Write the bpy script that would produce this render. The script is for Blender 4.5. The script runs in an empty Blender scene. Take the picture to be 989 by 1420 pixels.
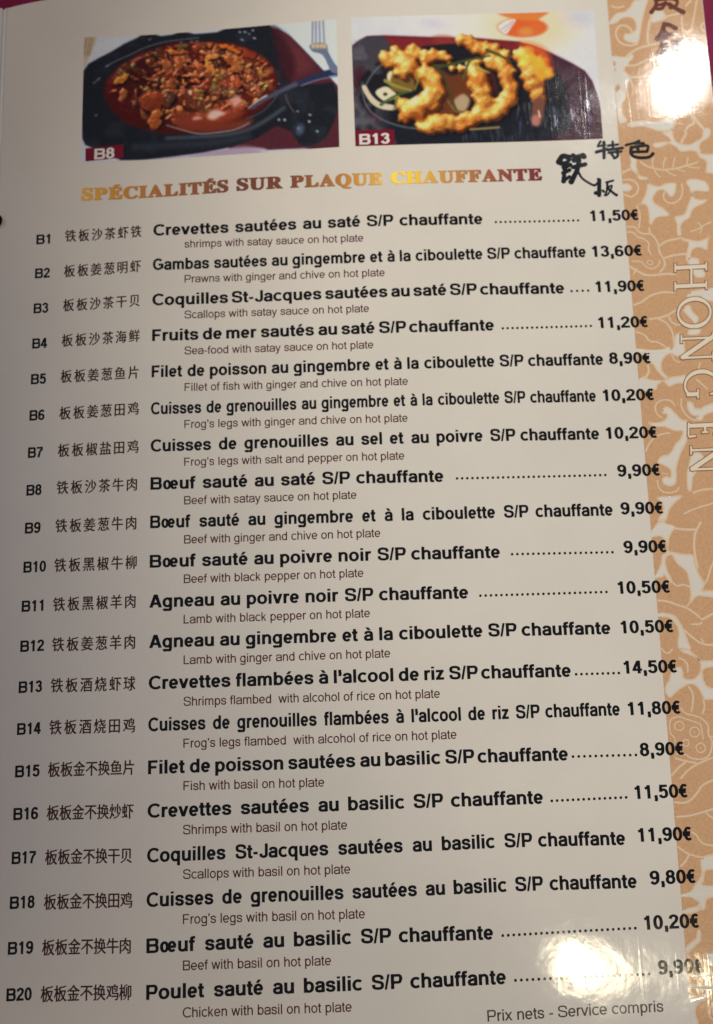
import bpy, math, random
import numpy as np
from mathutils import Matrix, Vector

S = bpy.context.scene
C = S.collection
MM = 0.001
LIFT = 0.0012            # height of the menu's reference plane above the table (m)

# ------------------------------------------------------------------ camera
cam_data = bpy.data.cameras.new('camera')
cam = bpy.data.objects.new('camera', cam_data)
C.objects.link(cam)
R = Matrix(((0.99954765, 0.02864141, -0.0091745), (-0.02968113, 0.98864429, -0.14731425), (0.00485103, 0.14751993, 0.98904719)))
cam.matrix_world = Matrix.Translation((0.0590008, -0.0991053, 0.2135028 + LIFT)) @ R.to_4x4()
cam_data.sensor_fit = 'HORIZONTAL'
cam_data.sensor_width = 36.0
cam_data.lens = 1050.0 / 989.0 * 36.0
cam_data.clip_start = 0.01
cam_data.clip_end = 50
cam_data.dof.use_dof = True
cam_data.dof.focus_distance = 0.204
cam_data.dof.aperture_fstop = 11.0
S.camera = cam

# ------------------------------------------------------------------ room light
world = bpy.data.worlds.new('World')
S.world = world
world.use_nodes = True
bg = world.node_tree.nodes['Background']
bg.inputs['Color'].default_value = (0.90, 0.87, 1.13, 1)
bg.inputs['Strength'].default_value = 0.126

def aim(o, target):
    d = Vector(target) - o.location
    o.rotation_euler = d.to_track_quat('-Z', 'Y').to_euler()

def spot(name, loc, target, power, color, radius, cone_deg, blend):
    l = bpy.data.lights.new(name, 'SPOT')
    l.energy = power
    l.color = color
    l.shadow_soft_size = radius
    l.spot_size = math.radians(cone_deg)
    l.spot_blend = blend
    o = bpy.data.objects.new(name, l)
    C.objects.link(o)
    o.location = loc
    aim(o, target)
    return o

# added key spot up and right; its cone edge stands in for a shadow
spot('key_spot', (1.100, 1.300, 1.400), (0.287, 0.088, 0), 158.0, (1.0, 0.967, 0.83), 0.05, 14.0, 0.30)
# unseen amber fill added from the left to lift the upper-left page
spot('fill_spot_left', (-0.750, 0.500, 0.700), (-0.060, 0.105, 0), 9.0, (1.0, 0.82, 0.50), 0.05, 14.0, 1.0)
# added warm fill from the front, brightening only the foot of the page
spot('fill_spot_foot', (-0.250, -0.950, 0.900), (-0.035, -0.352, 0), 15.0, (1.0, 0.86, 0.62), 0.05, 15.2, 0.6)
def bulb(name, loc, target, size, power, color):
    l = bpy.data.lights.new(name, 'AREA')
    l.shape = 'DISK'; l.size = size; l.energy = power; l.color = color
    o = bpy.data.objects.new(name, l); C.objects.link(o)
    o.location = loc; aim(o, target)
# two small bulbs over the table: their mirror images are the two patches of glare
bulb('white_bulb', (0.4767, 0.6924, 0.850), (0.165, 0.067, 0), 0.086, 1.15, (1.0, 0.97, 0.92))
bulb('warm_bulb', (0.4124, -0.6134, 1.000), (0.12, -0.19, 0), 0.066, 0.62, (1.0, 0.88, 0.60))

S.view_settings.view_transform = 'Standard'
S.view_settings.look = 'None'
S.view_settings.exposure = 0.0
S.view_settings.gamma = 1.0
S.cycles.max_bounces = 6

# ------------------------------------------------------------------ helpers
def lin(c):
    out = []
    for v in c[:3]:
        v = v / 255.0
        out.append(v / 12.92 if v <= 0.04045 else ((v + 0.055) / 1.055) ** 2.4)
    return tuple(out)

def bend(x):
    """height of the gently curved page (mm) at x (mm)"""
    k0, k1, k2 = -3.48750540, -0.839360697, 5.46960922
    xc = np.clip(x, -36.0, 150.0)
    u = (xc - 65.0) / 100.0
    return k0*u**2 + k1*u**3 + k2*u**4 + (x - xc) * (2*k0*u + 3*k1*u**2 + 4*k2*u**3) / 100.0

def tag(o, label=None, cat=None, group=None, kind=None):
    for key, v in (('label', label), ('category', cat), ('group', group), ('kind', kind)):
        if v: o[key] = v
    return o

def link(name, verts, faces, mats, parent=None, idx=None, smooth=False):
    m = bpy.data.meshes.new(name)
    m.from_pydata([tuple(map(float, v)) for v in verts], [], faces)
    for mt in (mats if isinstance(mats, (list, tuple)) else [mats]): m.materials.append(mt)
    if idx is not None: m.polygons.foreach_set('material_index', idx)
    if smooth: m.polygons.foreach_set('use_smooth', [True] * len(m.polygons))
    m.update()
    o = bpy.data.objects.new(name, m)
    C.objects.link(o)
    if parent is not None: o.parent = parent
    return o

class Ink:
    """printed shapes: flat pieces laid on the bent page, each a hair above the one before"""
    def __init__(self, base=0.03):
        self.v, self.f, self.mi, self.base = [], [], [], base
    def add(self, pts, faces, level=0.0, mi=0):
        n = len(self.v)
        p = np.asarray(pts, float)
        z = bend(p[:, 0]) + self.base + level
        self.v += list(np.column_stack([p, z]) * MM)
        self.f += [tuple(i + n for i in f) for f in faces]
        self.mi += [mi] * len(faces)
    def build(self, name, mats, parent):
        return link(name, self.v, self.f, mats, parent, self.mi)

def catmull(pts, sub=5, closed=False):
    p = [np.array(q, float) for q in pts]
    n = len(p)
    if n < 3 and not closed: return np.array(p)
    out = []
    for i in range(n if closed else n - 1):
        if closed: a, b, c, d = p[i-1], p[i], p[(i+1) % n], p[(i+2) % n]
        else: a, b, c, d = p[max(i-1, 0)], p[i], p[i+1], p[min(i+2, n-1)]
        for s in range(sub):
            t = s / sub
            out.append(0.5 * (2*b + (c-a)*t + (2*a-5*b+4*c-d)*t*t + (3*b-a-3*c+d)*t**3))
    if not closed: out.append(p[-1])
    return np.array(out)

def ribbon(p, half):
    """strip along the polyline p, half width per point -> points, quads"""
    p = np.asarray(p, float)
    d = np.gradient(p, axis=0)
    d /= np.maximum(np.linalg.norm(d, axis=1, keepdims=True), 1e-9)
    nrm = np.column_stack([-d[:, 1], d[:, 0]])
    h = np.broadcast_to(np.asarray(half, float), (len(p),))[:, None]
    v = np.concatenate([p + nrm * h, p - nrm * h])
    n = len(p)
    return v, [(i, n + i, n + i + 1, i + 1) for i in range(n - 1)]

def brush(ink, pts, w, level, taper=True, mi=0, sub=6):
    """brush stroke with rounded, slightly uneven ends"""
    p = catmull(pts, sub)
    t = np.linspace(0, 1, len(p))
    half = np.full(len(p), w / 2)
    d0 = p[0] - p[1]; d1 = p[-1] - p[-2]
    d0 = d0 / max(np.hypot(*d0), 1e-9); d1 = d1 / max(np.hypot(*d1), 1e-9)
    caps0 = [p[0] + d0 * w * 0.5 * s for s in (0.95, 0.75, 0.4)]
    caps1 = [p[-1] + d1 * w * 0.5 * s for s in (0.4, 0.75, 0.95)]
    p = np.array(caps0 + list(p) + caps1)
    half = np.concatenate([[0.3*w/2, 0.66*w/2, 0.92*w/2], half * (1 - 0.18*np.sin(t*math.pi) if taper else 1), [0.92*w/2, 0.66*w/2, 0.3*w/2]])
    v, f = ribbon(p, half)
    ink.add(v, f, level, mi)

# ------------------------------------------------------------------ materials
PAPER = (0.810, 0.750, 0.675)

def laminate(name, color=None, attr=None, speck=0.0, emboss=1.0):
    """printed card under a glossy, finely scratched laminate film"""
    m = bpy.data.materials.new(name)
    m.use_nodes = True
    nt = m.node_tree
    N, L = nt.nodes, nt.links
    b = N['Principled BSDF']
    b.inputs['Roughness'].default_value = 0.6
    b.inputs['Specular IOR Level'].default_value = 0.0
    b.inputs['Coat Weight'].default_value = 1.0
    b.inputs['Coat Roughness'].default_value = 0.085
    b.inputs['Coat IOR'].default_value = 1.41
    tc = N.new('ShaderNodeTexCoord')
    if attr:
        a = N.new('ShaderNodeAttribute'); a.attribute_name = attr
        src = a.outputs['Color']
    else:
        r = N.new('ShaderNodeRGB'); r.outputs[0].default_value = (*color, 1)
        src = r.outputs[0]
    if speck:
        nz = N.new('ShaderNodeTexNoise'); nz.inputs['Scale'].default_value = 1500; nz.inputs['Detail'].default_value = 3
        L.new(tc.outputs['Object'], nz.inputs['Vector'])
        mr = N.new('ShaderNodeMapRange')
        mr.inputs['From Min'].default_value = 0.3; mr.inputs['From Max'].default_value = 0.7
        mr.inputs['To Min'].default_value = 1 - speck; mr.inputs['To Max'].default_value = 1 + speck
        L.new(nz.outputs['Fac'], mr.inputs['Value'])
        mx = N.new('ShaderNodeVectorMath'); mx.operation = 'SCALE'
        L.new(src, mx.inputs[0]); L.new(mr.outputs[0], mx.inputs['Scale'])
        src = mx.outputs[0]
    if name == 'cream_card':      # uneven, slightly handled card
        dn = N.new('ShaderNodeTexNoise'); dn.inputs['Scale'].default_value = 26; dn.inputs['Detail'].default_value = 6; dn.inputs['Roughness'].default_value = 0.62
        L.new(tc.outputs['Object'], dn.inputs['Vector'])
        dr = N.new('ShaderNodeMapRange'); dr.inputs['From Min'].default_value = 0.32; dr.inputs['From Max'].default_value = 0.68
        dr.inputs['To Min'].default_value = 0.955; dr.inputs['To Max'].default_value = 1.02
        L.new(dn.outputs['Fac'], dr.inputs['Value'])
        dm = N.new('ShaderNodeVectorMath'); dm.operation = 'SCALE'
        L.new(src, dm.inputs[0]); L.new(dr.outputs[0], dm.inputs['Scale'])
        src = dm.outputs[0]
    L.new(src, b.inputs['Base Color'])
    # film relief: long fine scratches running down the page, plus orange peel
    mp = N.new('ShaderNodeMapping'); mp.inputs['Scale'].default_value = (900, 22, 900)
    L.new(tc.outputs['Object'], mp.inputs['Vector'])
    n1 = N.new('ShaderNodeTexNoise'); n1.inputs['Scale'].default_value = 1.0; n1.inputs['Detail'].default_value = 2.5
    L.new(mp.outputs[0], n1.inputs['Vector'])
    r1 = N.new('ShaderNodeMapRange'); r1.inputs['From Min'].default_value = 0.60; r1.inputs['From Max'].default_value = 0.85
    L.new(n1.outputs['Fac'], r1.inputs['Value'])
    n2 = N.new('ShaderNodeTexNoise'); n2.inputs['Scale'].default_value = 260; n2.inputs['Detail'].default_value = 2.0
    L.new(tc.outputs['Object'], n2.inputs['Vector'])
    b1 = N.new('ShaderNodeBump'); b1.inputs['Strength'].default_value = 1.0; b1.inputs['Distance'].default_value = 0.000007 * emboss
    L.new(r1.outputs[0], b1.inputs['Height'])
    b2 = N.new('ShaderNodeBump'); b2.inputs['Strength'].default_value = 1.0; b2.inputs['Distance'].default_value = 0.000022 * emboss
    L.new(n2.outputs['Fac'], b2.inputs['Height']); L.new(b1.outputs[0], b2.inputs['Normal'])
    n3 = N.new('ShaderNodeTexNoise'); n3.inputs['Scale'].default_value = 45; n3.inputs['Detail'].default_value = 1.0
    L.new(tc.outputs['Object'], n3.inputs['Vector'])
    b3 = N.new('ShaderNodeBump'); b3.inputs['Strength'].default_value = 1.0; b3.inputs['Distance'].default_value = 0.00006 * emboss
    L.new(n3.outputs['Fac'], b3.inputs['Height']); L.new(b2.outputs[0], b3.inputs['Normal'])
    L.new(b3.outputs[0], b.inputs['Coat Normal'])
    # finger smudges: patches where the film is a little duller
    n4 = N.new('ShaderNodeTexNoise'); n4.inputs['Scale'].default_value = 38; n4.inputs['Detail'].default_value = 5
    L.new(tc.outputs['Object'], n4.inputs['Vector'])
    r4 = N.new('ShaderNodeMapRange'); r4.inputs['From Min'].default_value = 0.42; r4.inputs['From Max'].default_value = 0.68
    r4.inputs['To Min'].default_value = 0.06; r4.inputs['To Max'].default_value = 0.11
    L.new(n4.outputs['Fac'], r4.inputs['Value']); L.new(r4.outputs[0], b.inputs['Coat Roughness'])
    return m

M = {
    'paper': laminate('cream_card', PAPER, speck=0.012),
    'black': laminate('black_ink', (0.008, 0.009, 0.010)),
    'brown': laminate('brown_ink', (0.070, 0.022, 0.021)),
    'maroon': laminate('maroon_ink', (0.105, 0.026, 0.026)),
    'note': laminate('grey_ink', (0.07, 0.055, 0.045)),
    'gold': laminate('gold_ink', (0.68, 0.405, 0.225), speck=0.09),
    'gold_line': laminate('pale_gold_ink', (0.83, 0.62, 0.43), speck=0.04),
    'cream': laminate('cream_ink', (0.90, 0.77, 0.60)),
    'rim': laminate('umber_ink', (0.30, 0.145, 0.085)),
    'crimson': laminate('crimson_ink', (0.21, 0.010, 0.026)),
    'white': laminate('white_ink', (0.82, 0.78, 0.76)),
    'sign': laminate('chestnut_ink', (0.165, 0.050, 0.036)),
    'calli': laminate('blue_black_ink', (0.016, 0.020, 0.026)),
    'photo': laminate('photo_print', attr='print'),
    'heading': laminate('bronze_gradient_ink', attr='print'),
}
edge = bpy.data.materials.new('white_plastic'); edge.use_nodes = True
eb = edge.node_tree.nodes['Principled BSDF']
eb.inputs['Base Color'].default_value = (0.80, 0.78, 0.74, 1); eb.inputs['Roughness'].default_value = 0.22
dark = bpy.data.materials.new('dark_bead'); dark.use_nodes = True
db = dark.node_tree.nodes['Principled BSDF']
db.inputs['Base Color'].default_value = (0.012, 0.002, 0.003, 1); db.inputs['Roughness'].default_value = 0.8
db.inputs['Specular IOR Level'].default_value = 0.1
cloth = bpy.data.materials.new('crimson_cloth'); cloth.use_nodes = True
cn, cl = cloth.node_tree.nodes, cloth.node_tree.links
cb = cn['Principled BSDF']
cb.inputs['Roughness'].default_value = 0.75
cb.inputs['Specular IOR Level'].default_value = 0.12
ctc = cn.new('ShaderNodeTexCoord')
cno = cn.new('ShaderNodeTexNoise'); cno.inputs['Scale'].default_value = 60; cno.inputs['Detail'].default_value = 4
cl.new(ctc.outputs['Object'], cno.inputs['Vector'])
crp = cn.new('ShaderNodeValToRGB')
crp.color_ramp.elements[0].position = 0.3; crp.color_ramp.elements[0].color = (0.19, 0.008, 0.042, 1)
crp.color_ramp.elements[1].position = 0.7; crp.color_ramp.elements[1].color = (0.26, 0.014, 0.085, 1)
cl.new(cno.outputs['Fac'], crp.inputs['Fac']); cl.new(crp.outputs[0], cb.inputs['Base Color'])
cw = cn.new('ShaderNodeTexNoise'); cw.inputs['Scale'].default_value = 900
cl.new(ctc.outputs['Object'], cw.inputs['Vector'])
cbp = cn.new('ShaderNodeBump'); cbp.inputs['Distance'].default_value = 0.0001; cbp.inputs['Strength'].default_value = 0.6
cl.new(cw.outputs['Fac'], cbp.inputs['Height']); cl.new(cbp.outputs[0], cb.inputs['Normal'])

# ------------------------------------------------------------------ table
g = 24
tv = [(-0.9 + 1.8*i/g, -0.95 + 1.8*j/g, 0.0) for j in range(g+1) for i in range(g+1)]
tf = [(j*(g+1)+i, j*(g+1)+i+1, (j+1)*(g+1)+i+1, (j+1)*(g+1)+i) for j in range(g) for i in range(g)]
table = tag(link('table_top', tv, tf, cloth), 'dark crimson cloth covered table under the menu', 'table', kind='structure')

# ------------------------------------------------------------------ menu: card
menu = bpy.data.objects.new('menu', None)
C.objects.link(menu)
menu.location = (0, 0, LIFT)
tag(menu, 'cream laminated restaurant menu with two dish photos and a gold floral border', 'menu')

def top_edge(x):
    # the upper edge sags towards the fold
    return 92.6 + 13.0 * (1 - math.exp(-(x + 42.9) / 26.0))

def card(name, xs, thick, bottom, mat, parent, zf, topf):
    ys = np.linspace(0, 1, 41)
    n, m_ = len(xs), len(ys)
    up, lo = [], []
    for y in ys:
        for x in xs:
            yy = bottom + (topf(x) - bottom) * y
            z = zf(x)
            up.append((x*MM, yy*MM, z*MM)); lo.append((x*MM, yy*MM, (z - thick)*MM))
    q = lambda j, i: j*n + i
    k = n*m_
    F = [(q(j,i), q(j,i+1), q(j+1,i+1), q(j+1,i)) for j in range(m_-1) for i in range(n-1)]
    F += [tuple(k + a for a in reversed(f)) for f in F]
    rim = [q(0,i) for i in range(n)] + [q(j,n-1) for j in range(1,m_)] + [q(m_-1,i) for i in range(n-2,-1,-1)] + [q(j,0) for j in range(m_-2,0,-1)]
    F += [(a, a+k, b+k, b) for a, b in zip(rim, rim[1:] + rim[:1])]
    o = link(name, up + lo, F, mat, parent)
    top_n = (n-1)*(m_-1)
    fl = [True]*(2*top_n) + [False]*len(rim)
    o.data.polygons.foreach_set('use_smooth', fl)
    # keep the card's edge crisp
    for e in o.data.edges:
        a, b = e.vertices
        if (a in rimset(rim, k)) and (b in rimset(rim, k)): e.use_edge_sharp = True
    return o
_rs = {}
def rimset(r, k):
    key = (len(r), r[0], k)
    if key not in _rs: _rs[key] = set(r) | {a + k for a in r}
    return _rs[key]

BOTTOM = -232.0
page = card('page', np.linspace(-42.6, 175.1, 90), 0.5, BOTTOM, M['paper'], menu, lambda x: float(bend(np.array(x))), top_edge)
zl = float(bend(np.array(-42.9)))
facing = card('facing_page', np.linspace(-230.0, -44.3, 40), 0.5, BOTTOM, M['paper'], menu,
              lambda x: zl - 0.15 + (0.055*(-44.3 - x) - 0.00055*(-44.3 - x)**2 + 0.0000012*(-44.3-x)**3), lambda x: top_edge(-42.9) + 0.3)

# the fold: two rounded laminate lips with a groove between them
def lip(name, xc, r, label=None):
    yy = np.linspace(BOTTOM + 0.5, top_edge(-42.9) + 0.1, 30)
    v, f = [], []
    for y in yy:
        for a in np.linspace(-0.15*math.pi, 1.15*math.pi, 9):
            v.append(((xc + r*math.cos(a))*MM, y*MM, (zl - 0.15 + r*math.sin(a))*MM))
    for j in range(len(yy)-1):
        for i in range(8): f.append((j*9+i, j*9+i+1, (j+1)*9+i+1, (j+1)*9+i))
    return link(name, v, f, edge, menu, smooth=True)
lip('fold_lip', -42.75, 0.30)
lip('fold_lip', -44.15, 0.34)
gv = [(x*MM, y*MM, (zl - 0.30)*MM) for y in (BOTTOM + 0.5, top_edge(-42.9)) for x in (-44.2, -42.7)]
link('fold_groove', gv, [(0, 1, 3, 2)], edge, menu)

# dark bead standing in for a punched hole in the fold
kv, kf = [], []
kx, ky = (-43.13,22.19)
for j in range(9):
    th = math.pi * (j + 0.0) / 8
    for i in range(16):
        a = 2*math.pi*i/16
        kv.append(((kx + 2.05*math.sin(th)*math.cos(a))*MM, (ky + 2.2*math.sin(th)*math.sin(a))*MM, (zl + 0.25 + 0.55*math.cos(th))*MM))
for j in range(8):
    for i in range(16): kf.append((j*16+i, (j+1)*16+i, (j+1)*16+(i+1) % 16, j*16+(i+1) % 16))
tag(link('hole_bead', kv, kf, dark, menu, smooth=True), 'round dark maroon bead standing in for a punched hole in the fold')

# ------------------------------------------------------------------ lettering: a plain grotesque drawn stroke by stroke
CAP, XH, OV = 716.0, 532.0, 10.0
ADV_B = dict(zip('abcdefghijklmnopqrstuvwxyz', (556,611,556,611,556,333,611,611,278,278,556,278,889,611,611,611,611,389,556,333,611,556,778,556,556,500)))
ADV_B.update(dict(A=722,B=722,C=722,D=722,E=667,F=611,G=778,H=722,J=556,L=611,P=667,R=722,S=667))
ADV_R = dict(zip('abcdefghijklmnopqrstuvwxyz', (556,556,500,556,556,278,556,556,222,222,500,222,833,556,556,556,556,333,500,278,556,500,722,500,500,500)))
ADV_R.update(dict(A=667,B=667,C=722,D=722,E=667,F=611,G=778,H=722,J=500,L=556,P=667,R=722,S=667))

def arc(cx, cy, rx, ry, a0, a1, n=18, e=2.15):
    t = np.radians(np.linspace(a0, a1, n))
    c, s = np.cos(t), np.sin(t)
    return np.column_stack([cx + rx*np.sign(c)*np.abs(c)**(2/e), cy + ry*np.sign(s)*np.abs(s)**(2/e)])

def glyph(ch, bold):
    """-> (strokes, advance); a stroke is (kind, data): C curve, L line, D slanted bar with level ends"""
    w, h = (170.0, 130.0) if bold else (103.0, 88.0)
    A = ADV_B if bold else ADV_R
    acc = None
    base = ch
    if ch in 'éàè': base, acc = {'é': ('e', 1), 'è': ('e', -1), 'à': ('a', -1)}[ch]
    if base in A: adv = A[base]
    elif base.isdigit() or base == '€': adv = 556
    elif base == 'œ': adv = 944
    elif base in '-': adv = 333
    elif base == '’': adv = 240 if bold else 200
    else: adv = 278
    rd = (22 if bold else 30)
    sl = (50 if bold else 58)
    roundish = base in 'oceadgqsCGSQO0235689'
    ls = rd if (roundish or base in '€œ') else sl
    rs = rd if base in 'oceapbsCGSO0235689€œBPRJ' else sl
    if base in 'hnmu': rs = sl - 4
    xl, xr = ls + w/2, adv - rs - w/2
    if base == 'c': xr += 0.26*(xr-xl)
    if base == 'C': xr += 0.20*(xr-xl)
    cx = (xl + xr)/2
    t, b, m = XH + OV - h/2, -OV + h/2, XH/2
    T = CAP + OV - h/2
    ring = lambda a0=0, a1=360, n=26: ('C', arc(cx, m, (xr-xl)/2, (t-b)/2, a0, a1, n))
    vl = lambda x, y0, y1: ('V', [(x, y0), (x, y1)])
    hl = lambda x0, x1, y: ('H', [(x0, y), (x1, y)])
    crv = lambda *p: ('C', catmull(p, 5))
    s = []
    if base == 'o': s = [ring()]
    elif base == 'c': s = [ring(44, 316)]
    elif base == 'e': s = [ring(0, 322), hl(xl, xr + w*0.30, m - 5)]
    elif base == 'a':
        s = [crv((xl+6, 362), (xl+50, t-28), (cx, t), (xr-36, t-34), (xr, 350)), ('V', [(xr, 372), (xr, 70), (xr+16, 0)]),
             crv((xr, 306), (cx+10, 278), (xl+28, 240), (xl-2, 150), (xl+44, b+16), (cx-6, b), (xr-34, 84), (xr, 190))]
    elif base in 'bp': s = [ring(), vl(xl, 0 if base == 'b' else -205, CAP if base == 'b' else XH)]
    elif base in 'dq': s = [ring(), vl(xr, 0 if base == 'd' else -205, CAP if base == 'd' else XH)]
    elif base == 'g': s = [ring(), vl(xr, -50, XH), crv((xr, -40), (xr-28, -140), (cx, -205 + h/2), (xl+40, -145), (xl+4, -72))]
    elif base in 'hn': s = [vl(xl, 0, CAP if base == 'h' else XH), crv((xl, 320), (xl+46, t-58), (cx+22, t), (xr-26, t-48), (xr, 330)), vl(xr, 0, 345)]
    elif base == 'm':
        xm = adv/2
        s = [vl(xl, 0, XH), crv((xl, 330), (xl+40, t-52), ((xl+xm)/2+16, t), (xm-22, t-44), (xm, 335)), vl(xm, 0, 345),
             crv((xm, 330), (xm+40, t-52), ((xm+xr)/2+16, t), (xr-22, t-44), (xr, 335)), vl(xr, 0, 345)]
    elif base == 'r': s = [vl(xl, 0, XH), crv((xl, 300), (xl+36, t-70), (xl+110, t-6), (adv-8, t-14))]
    elif base == 'u': s = [vl(xr, 0, XH), vl(xl, 180, XH), crv((xl, 195), (xl+26, b+46), (cx-20, b), (xr-48, b+56), (xr, 205))]
    elif base == 'i': s = [vl(adv/2, 0, XH), vl(adv/2, CAP-98, CAP)]
    elif base == 'j': s = [vl(adv/2, -80, XH), vl(adv/2, CAP-98, CAP), crv((adv/2, -70), (adv/2-30, -140), (adv/2-110, -155))]
    elif base == 'l': s = [vl(adv/2, 0, CAP)]
    elif base == 'k': s = [vl(xl, 0, CAP), ('D', (xl+10, 190, adv-95, XH, w*1.05)), ('D', (adv-85, 0, xl+120, 310, w*1.05))]
    elif base == 'f':
        sx = adv*0.45
        s = [vl(sx, 0, 545), crv((sx, 530), (sx+10, 630), (sx+60, T-6), (adv+6, T+2)), hl(12, adv-14, XH-h/2)]
    elif base == 't':
        sx = adv*0.47
        s = [vl(sx, 135, 665), crv((sx, 150), (sx+14, b+22), (sx+62, b), (adv-6, b+10)), hl(12, adv-16, XH-h/2)]
    elif base in 'sS':
        k = 1.0 if base == 's' else 1.0
        tt = t if base == 's' else T
        f = lambda q: b + (tt-b)*q
        s = [crv((xr-4, f(.70)), (xr-42, f(.925)), (cx, f(1)), (xl+44, f(.94)), (xl+8, f(.75)), (xl+48, f(.60)), (cx, f(.52)), (xr-42, f(.43)), (xr, f(.25)), (xr-44, f(.06)), (cx, f(0)), (xl+38, f(.075)), (xl-4, f(.31)))]
    elif base == 'v': s = [('D', (w*.52, XH, adv/2, 0, w*1.06)), ('D', (adv-w*.52, XH, adv/2, 0, w*1.06))]
    elif base == 'y': s = [('D', (w*.52, XH, adv/2, 0, w*1.06)), ('D', (adv-w*.52, XH, adv*.40, -140, w*1.04)), crv((adv*.43, -90), (adv*.34, -160), (adv*.10, -205+h/2))]
    elif base == 'w': s = [('D', (w*.5, XH, adv*.29, 0, w)), ('D', (adv*.5, XH, adv*.29, 0, w)), ('D', (adv*.5, XH, adv*.71, 0, w)), ('D', (adv-w*.5, XH, adv*.71, 0, w))]
    elif base == 'x': s = [('D', (w*.62, XH, adv-w*.58, 0, w*1.15)), ('D', (adv-w*.62, XH, w*.58, 0, w*1.15))]
    elif base == 'z': s = [hl(32, adv-32, XH-h/2), hl(24, adv-24, h/2), ('D', (adv-32-w*.6, XH-h*.6, 26+w*.6, h*.6, w*1.2))]
    elif base == 'A': s = [('D', (w*.6, 0, adv/2-10, CAP, w*1.12)), ('D', (adv-w*.6, 0, adv/2+10, CAP, w*1.12)), hl(adv*.25, adv*.75, 215)]
    elif base in 'BPR':
        mid = 372 if base != 'P' else 318
        s = [vl(xl, 0, CAP), hl(xl, cx+10, CAP-h/2), crv((cx-5, CAP-h/2), (xr-62, CAP-h/2-14), (xr-18 if base == 'B' else xr, (CAP+mid)/2), (xr-66, mid+12), (cx-5, mid)), hl(xl, cx+10, mid)]
        if base == 'B': s += [crv((cx-5, mid), (xr-52, mid-14), (xr+2, (mid+h/2)/2), (xr-52, h/2+14), (cx-5, h/2)), hl(xl, cx+10, h/2)]
        if base == 'R': s += [('D', (cx+20, mid, adv-w*.55, 0, w*1.15))]
    elif base in 'EFL':
        s = [vl(xl, 0, CAP)]
        if base in 'EF': s += [hl(xl, adv-44, CAP-h/2), hl(xl, adv-100, 352)]
        if base in 'EL': s += [hl(xl, adv-34, h/2)]
    elif base in 'CG':
        s = [('C', arc(cx, CAP/2, (xr-xl)/2, (T-b)/2, 42, 318 if base == 'C' else 330, 26))]
        if base == 'G': s += [hl(cx+18, xr+w/2, 335), vl(xr, 90, 335+h/2)]
    elif base == 'J': s = [vl(xr, 210, CAP), crv((xr, 230), (xr-22, b+50), (cx, b), (xl+22, b+50), (xl, 215))]
    elif base == '0': s = [('C', arc(cx, CAP/2, (xr-xl)/2, (T-b)/2, 0, 360, 26, 2.15))]
    elif base == '1': s = [vl(adv*.56, 0, CAP), crv((adv*.56, 690), (adv*.44, 598), (adv*.20, 540))]
    elif base == '2': s = [crv((xl, 508), (xl+36, T-52), (cx, T), (xr-40, T-50), (xr-6, 510), (xr-70, 372), (cx-40, 250), (xl+6, 90)), hl(xl-w/2-4, xr+w/2-2, h/2)]
    elif base == '3': s = [crv((xl+4, 540), (xl+50, T-36), (cx-4, T), (xr-46, T-48), (xr-22, 535), (xr-74, 412), (cx-36, 386)), crv((cx-36, 386), (xr-56, 352), (xr, 208), (xr-50, b+40), (cx-4, b), (xl+40, b+48), (xl-6, 190))]
    elif base == '4': s = [vl(adv*.66, 0, CAP), hl(18, adv-22, 205), ('D', (adv*.60, CAP-10, adv*.13, 190, w*1.05))]
    elif base == '5': s = [hl(adv*.22, adv-60, CAP-h/2), ('V', [(adv*.30, CAP), (xl+18, 345)]), crv((xl+6, 366), (cx-4, 452), (xr-40, 390), (xr, 232), (xr-50, b+44), (cx-8, b), (xl+36, b+44), (xl-6, 182))]
    elif base in '69':
        p = [arc(cx, (b+452-h/2)/2, (xr-xl)/2, (452-h/2-b)/2, 0, 360, 24), catmull([(xr-8, 548), (xr-52, T-36), (cx+4, T), (xl+44, T-90), (xl+2, 420), (xl, 235)], 5)]
        if base == '9': p = [np.column_stack([adv - q[:, 0], CAP - q[:, 1]]) for q in p]
        s = [('C', q) for q in p]
    elif base == '8': s = [('C', arc(cx, (b+392)/2, (xr-xl)/2, (392-b)/2, 0, 360, 24)), ('C', arc(cx, (T+386)/2, (xr-xl)/2-22, (T-386)/2, 0, 360, 24))]
    elif base == '7': s = [hl(40, adv-38, CAP-h/2), crv((adv-50, CAP-h), (330, 430), (238, 210), (205, 0))]
    elif base == '€': s = [('C', arc(cx+25, CAP/2, (xr-xl)/2-10, (T-b)/2, 48, 312, 24)), hl(2, adv-150, 420), hl(2, adv-170, 292)]
    elif base == 'œ':
        c1, c2, r = 275.0, 672.0, (470 - w)/2
        s = [('C', arc(c1, m, r, (t-b)/2, 0, 360, 24)), ('C', arc(c2, m, r, (t-b)/2, 0, 322, 24)), hl(c2-r, c2+r+w*.3, m-5)]
    elif base == ',': s = [vl(adv/2, 0, w), ('V', [(adv/2+w*.18, 30), (adv/2-w*.10, -150)])]
    elif base == '.': s = [vl(adv/2, 0, w)]
    elif base == '’': s = [vl(adv/2, CAP-w, CAP), ('V', [(adv/2+w*.16, CAP-w*.8), (adv/2-w*.05, CAP-w*2.0)])]
    elif base == '-': s = [hl(42, adv-42, 250)]
    elif base == '/': s = [('D', (w*.36, -10, adv-w*.36, CAP+5, w*.72))]
    if acc: s = s + [('D', (adv/2-acc*55, 575, adv/2+acc*75, 728, w*1.0))]
    return s, adv, w, h

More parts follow.
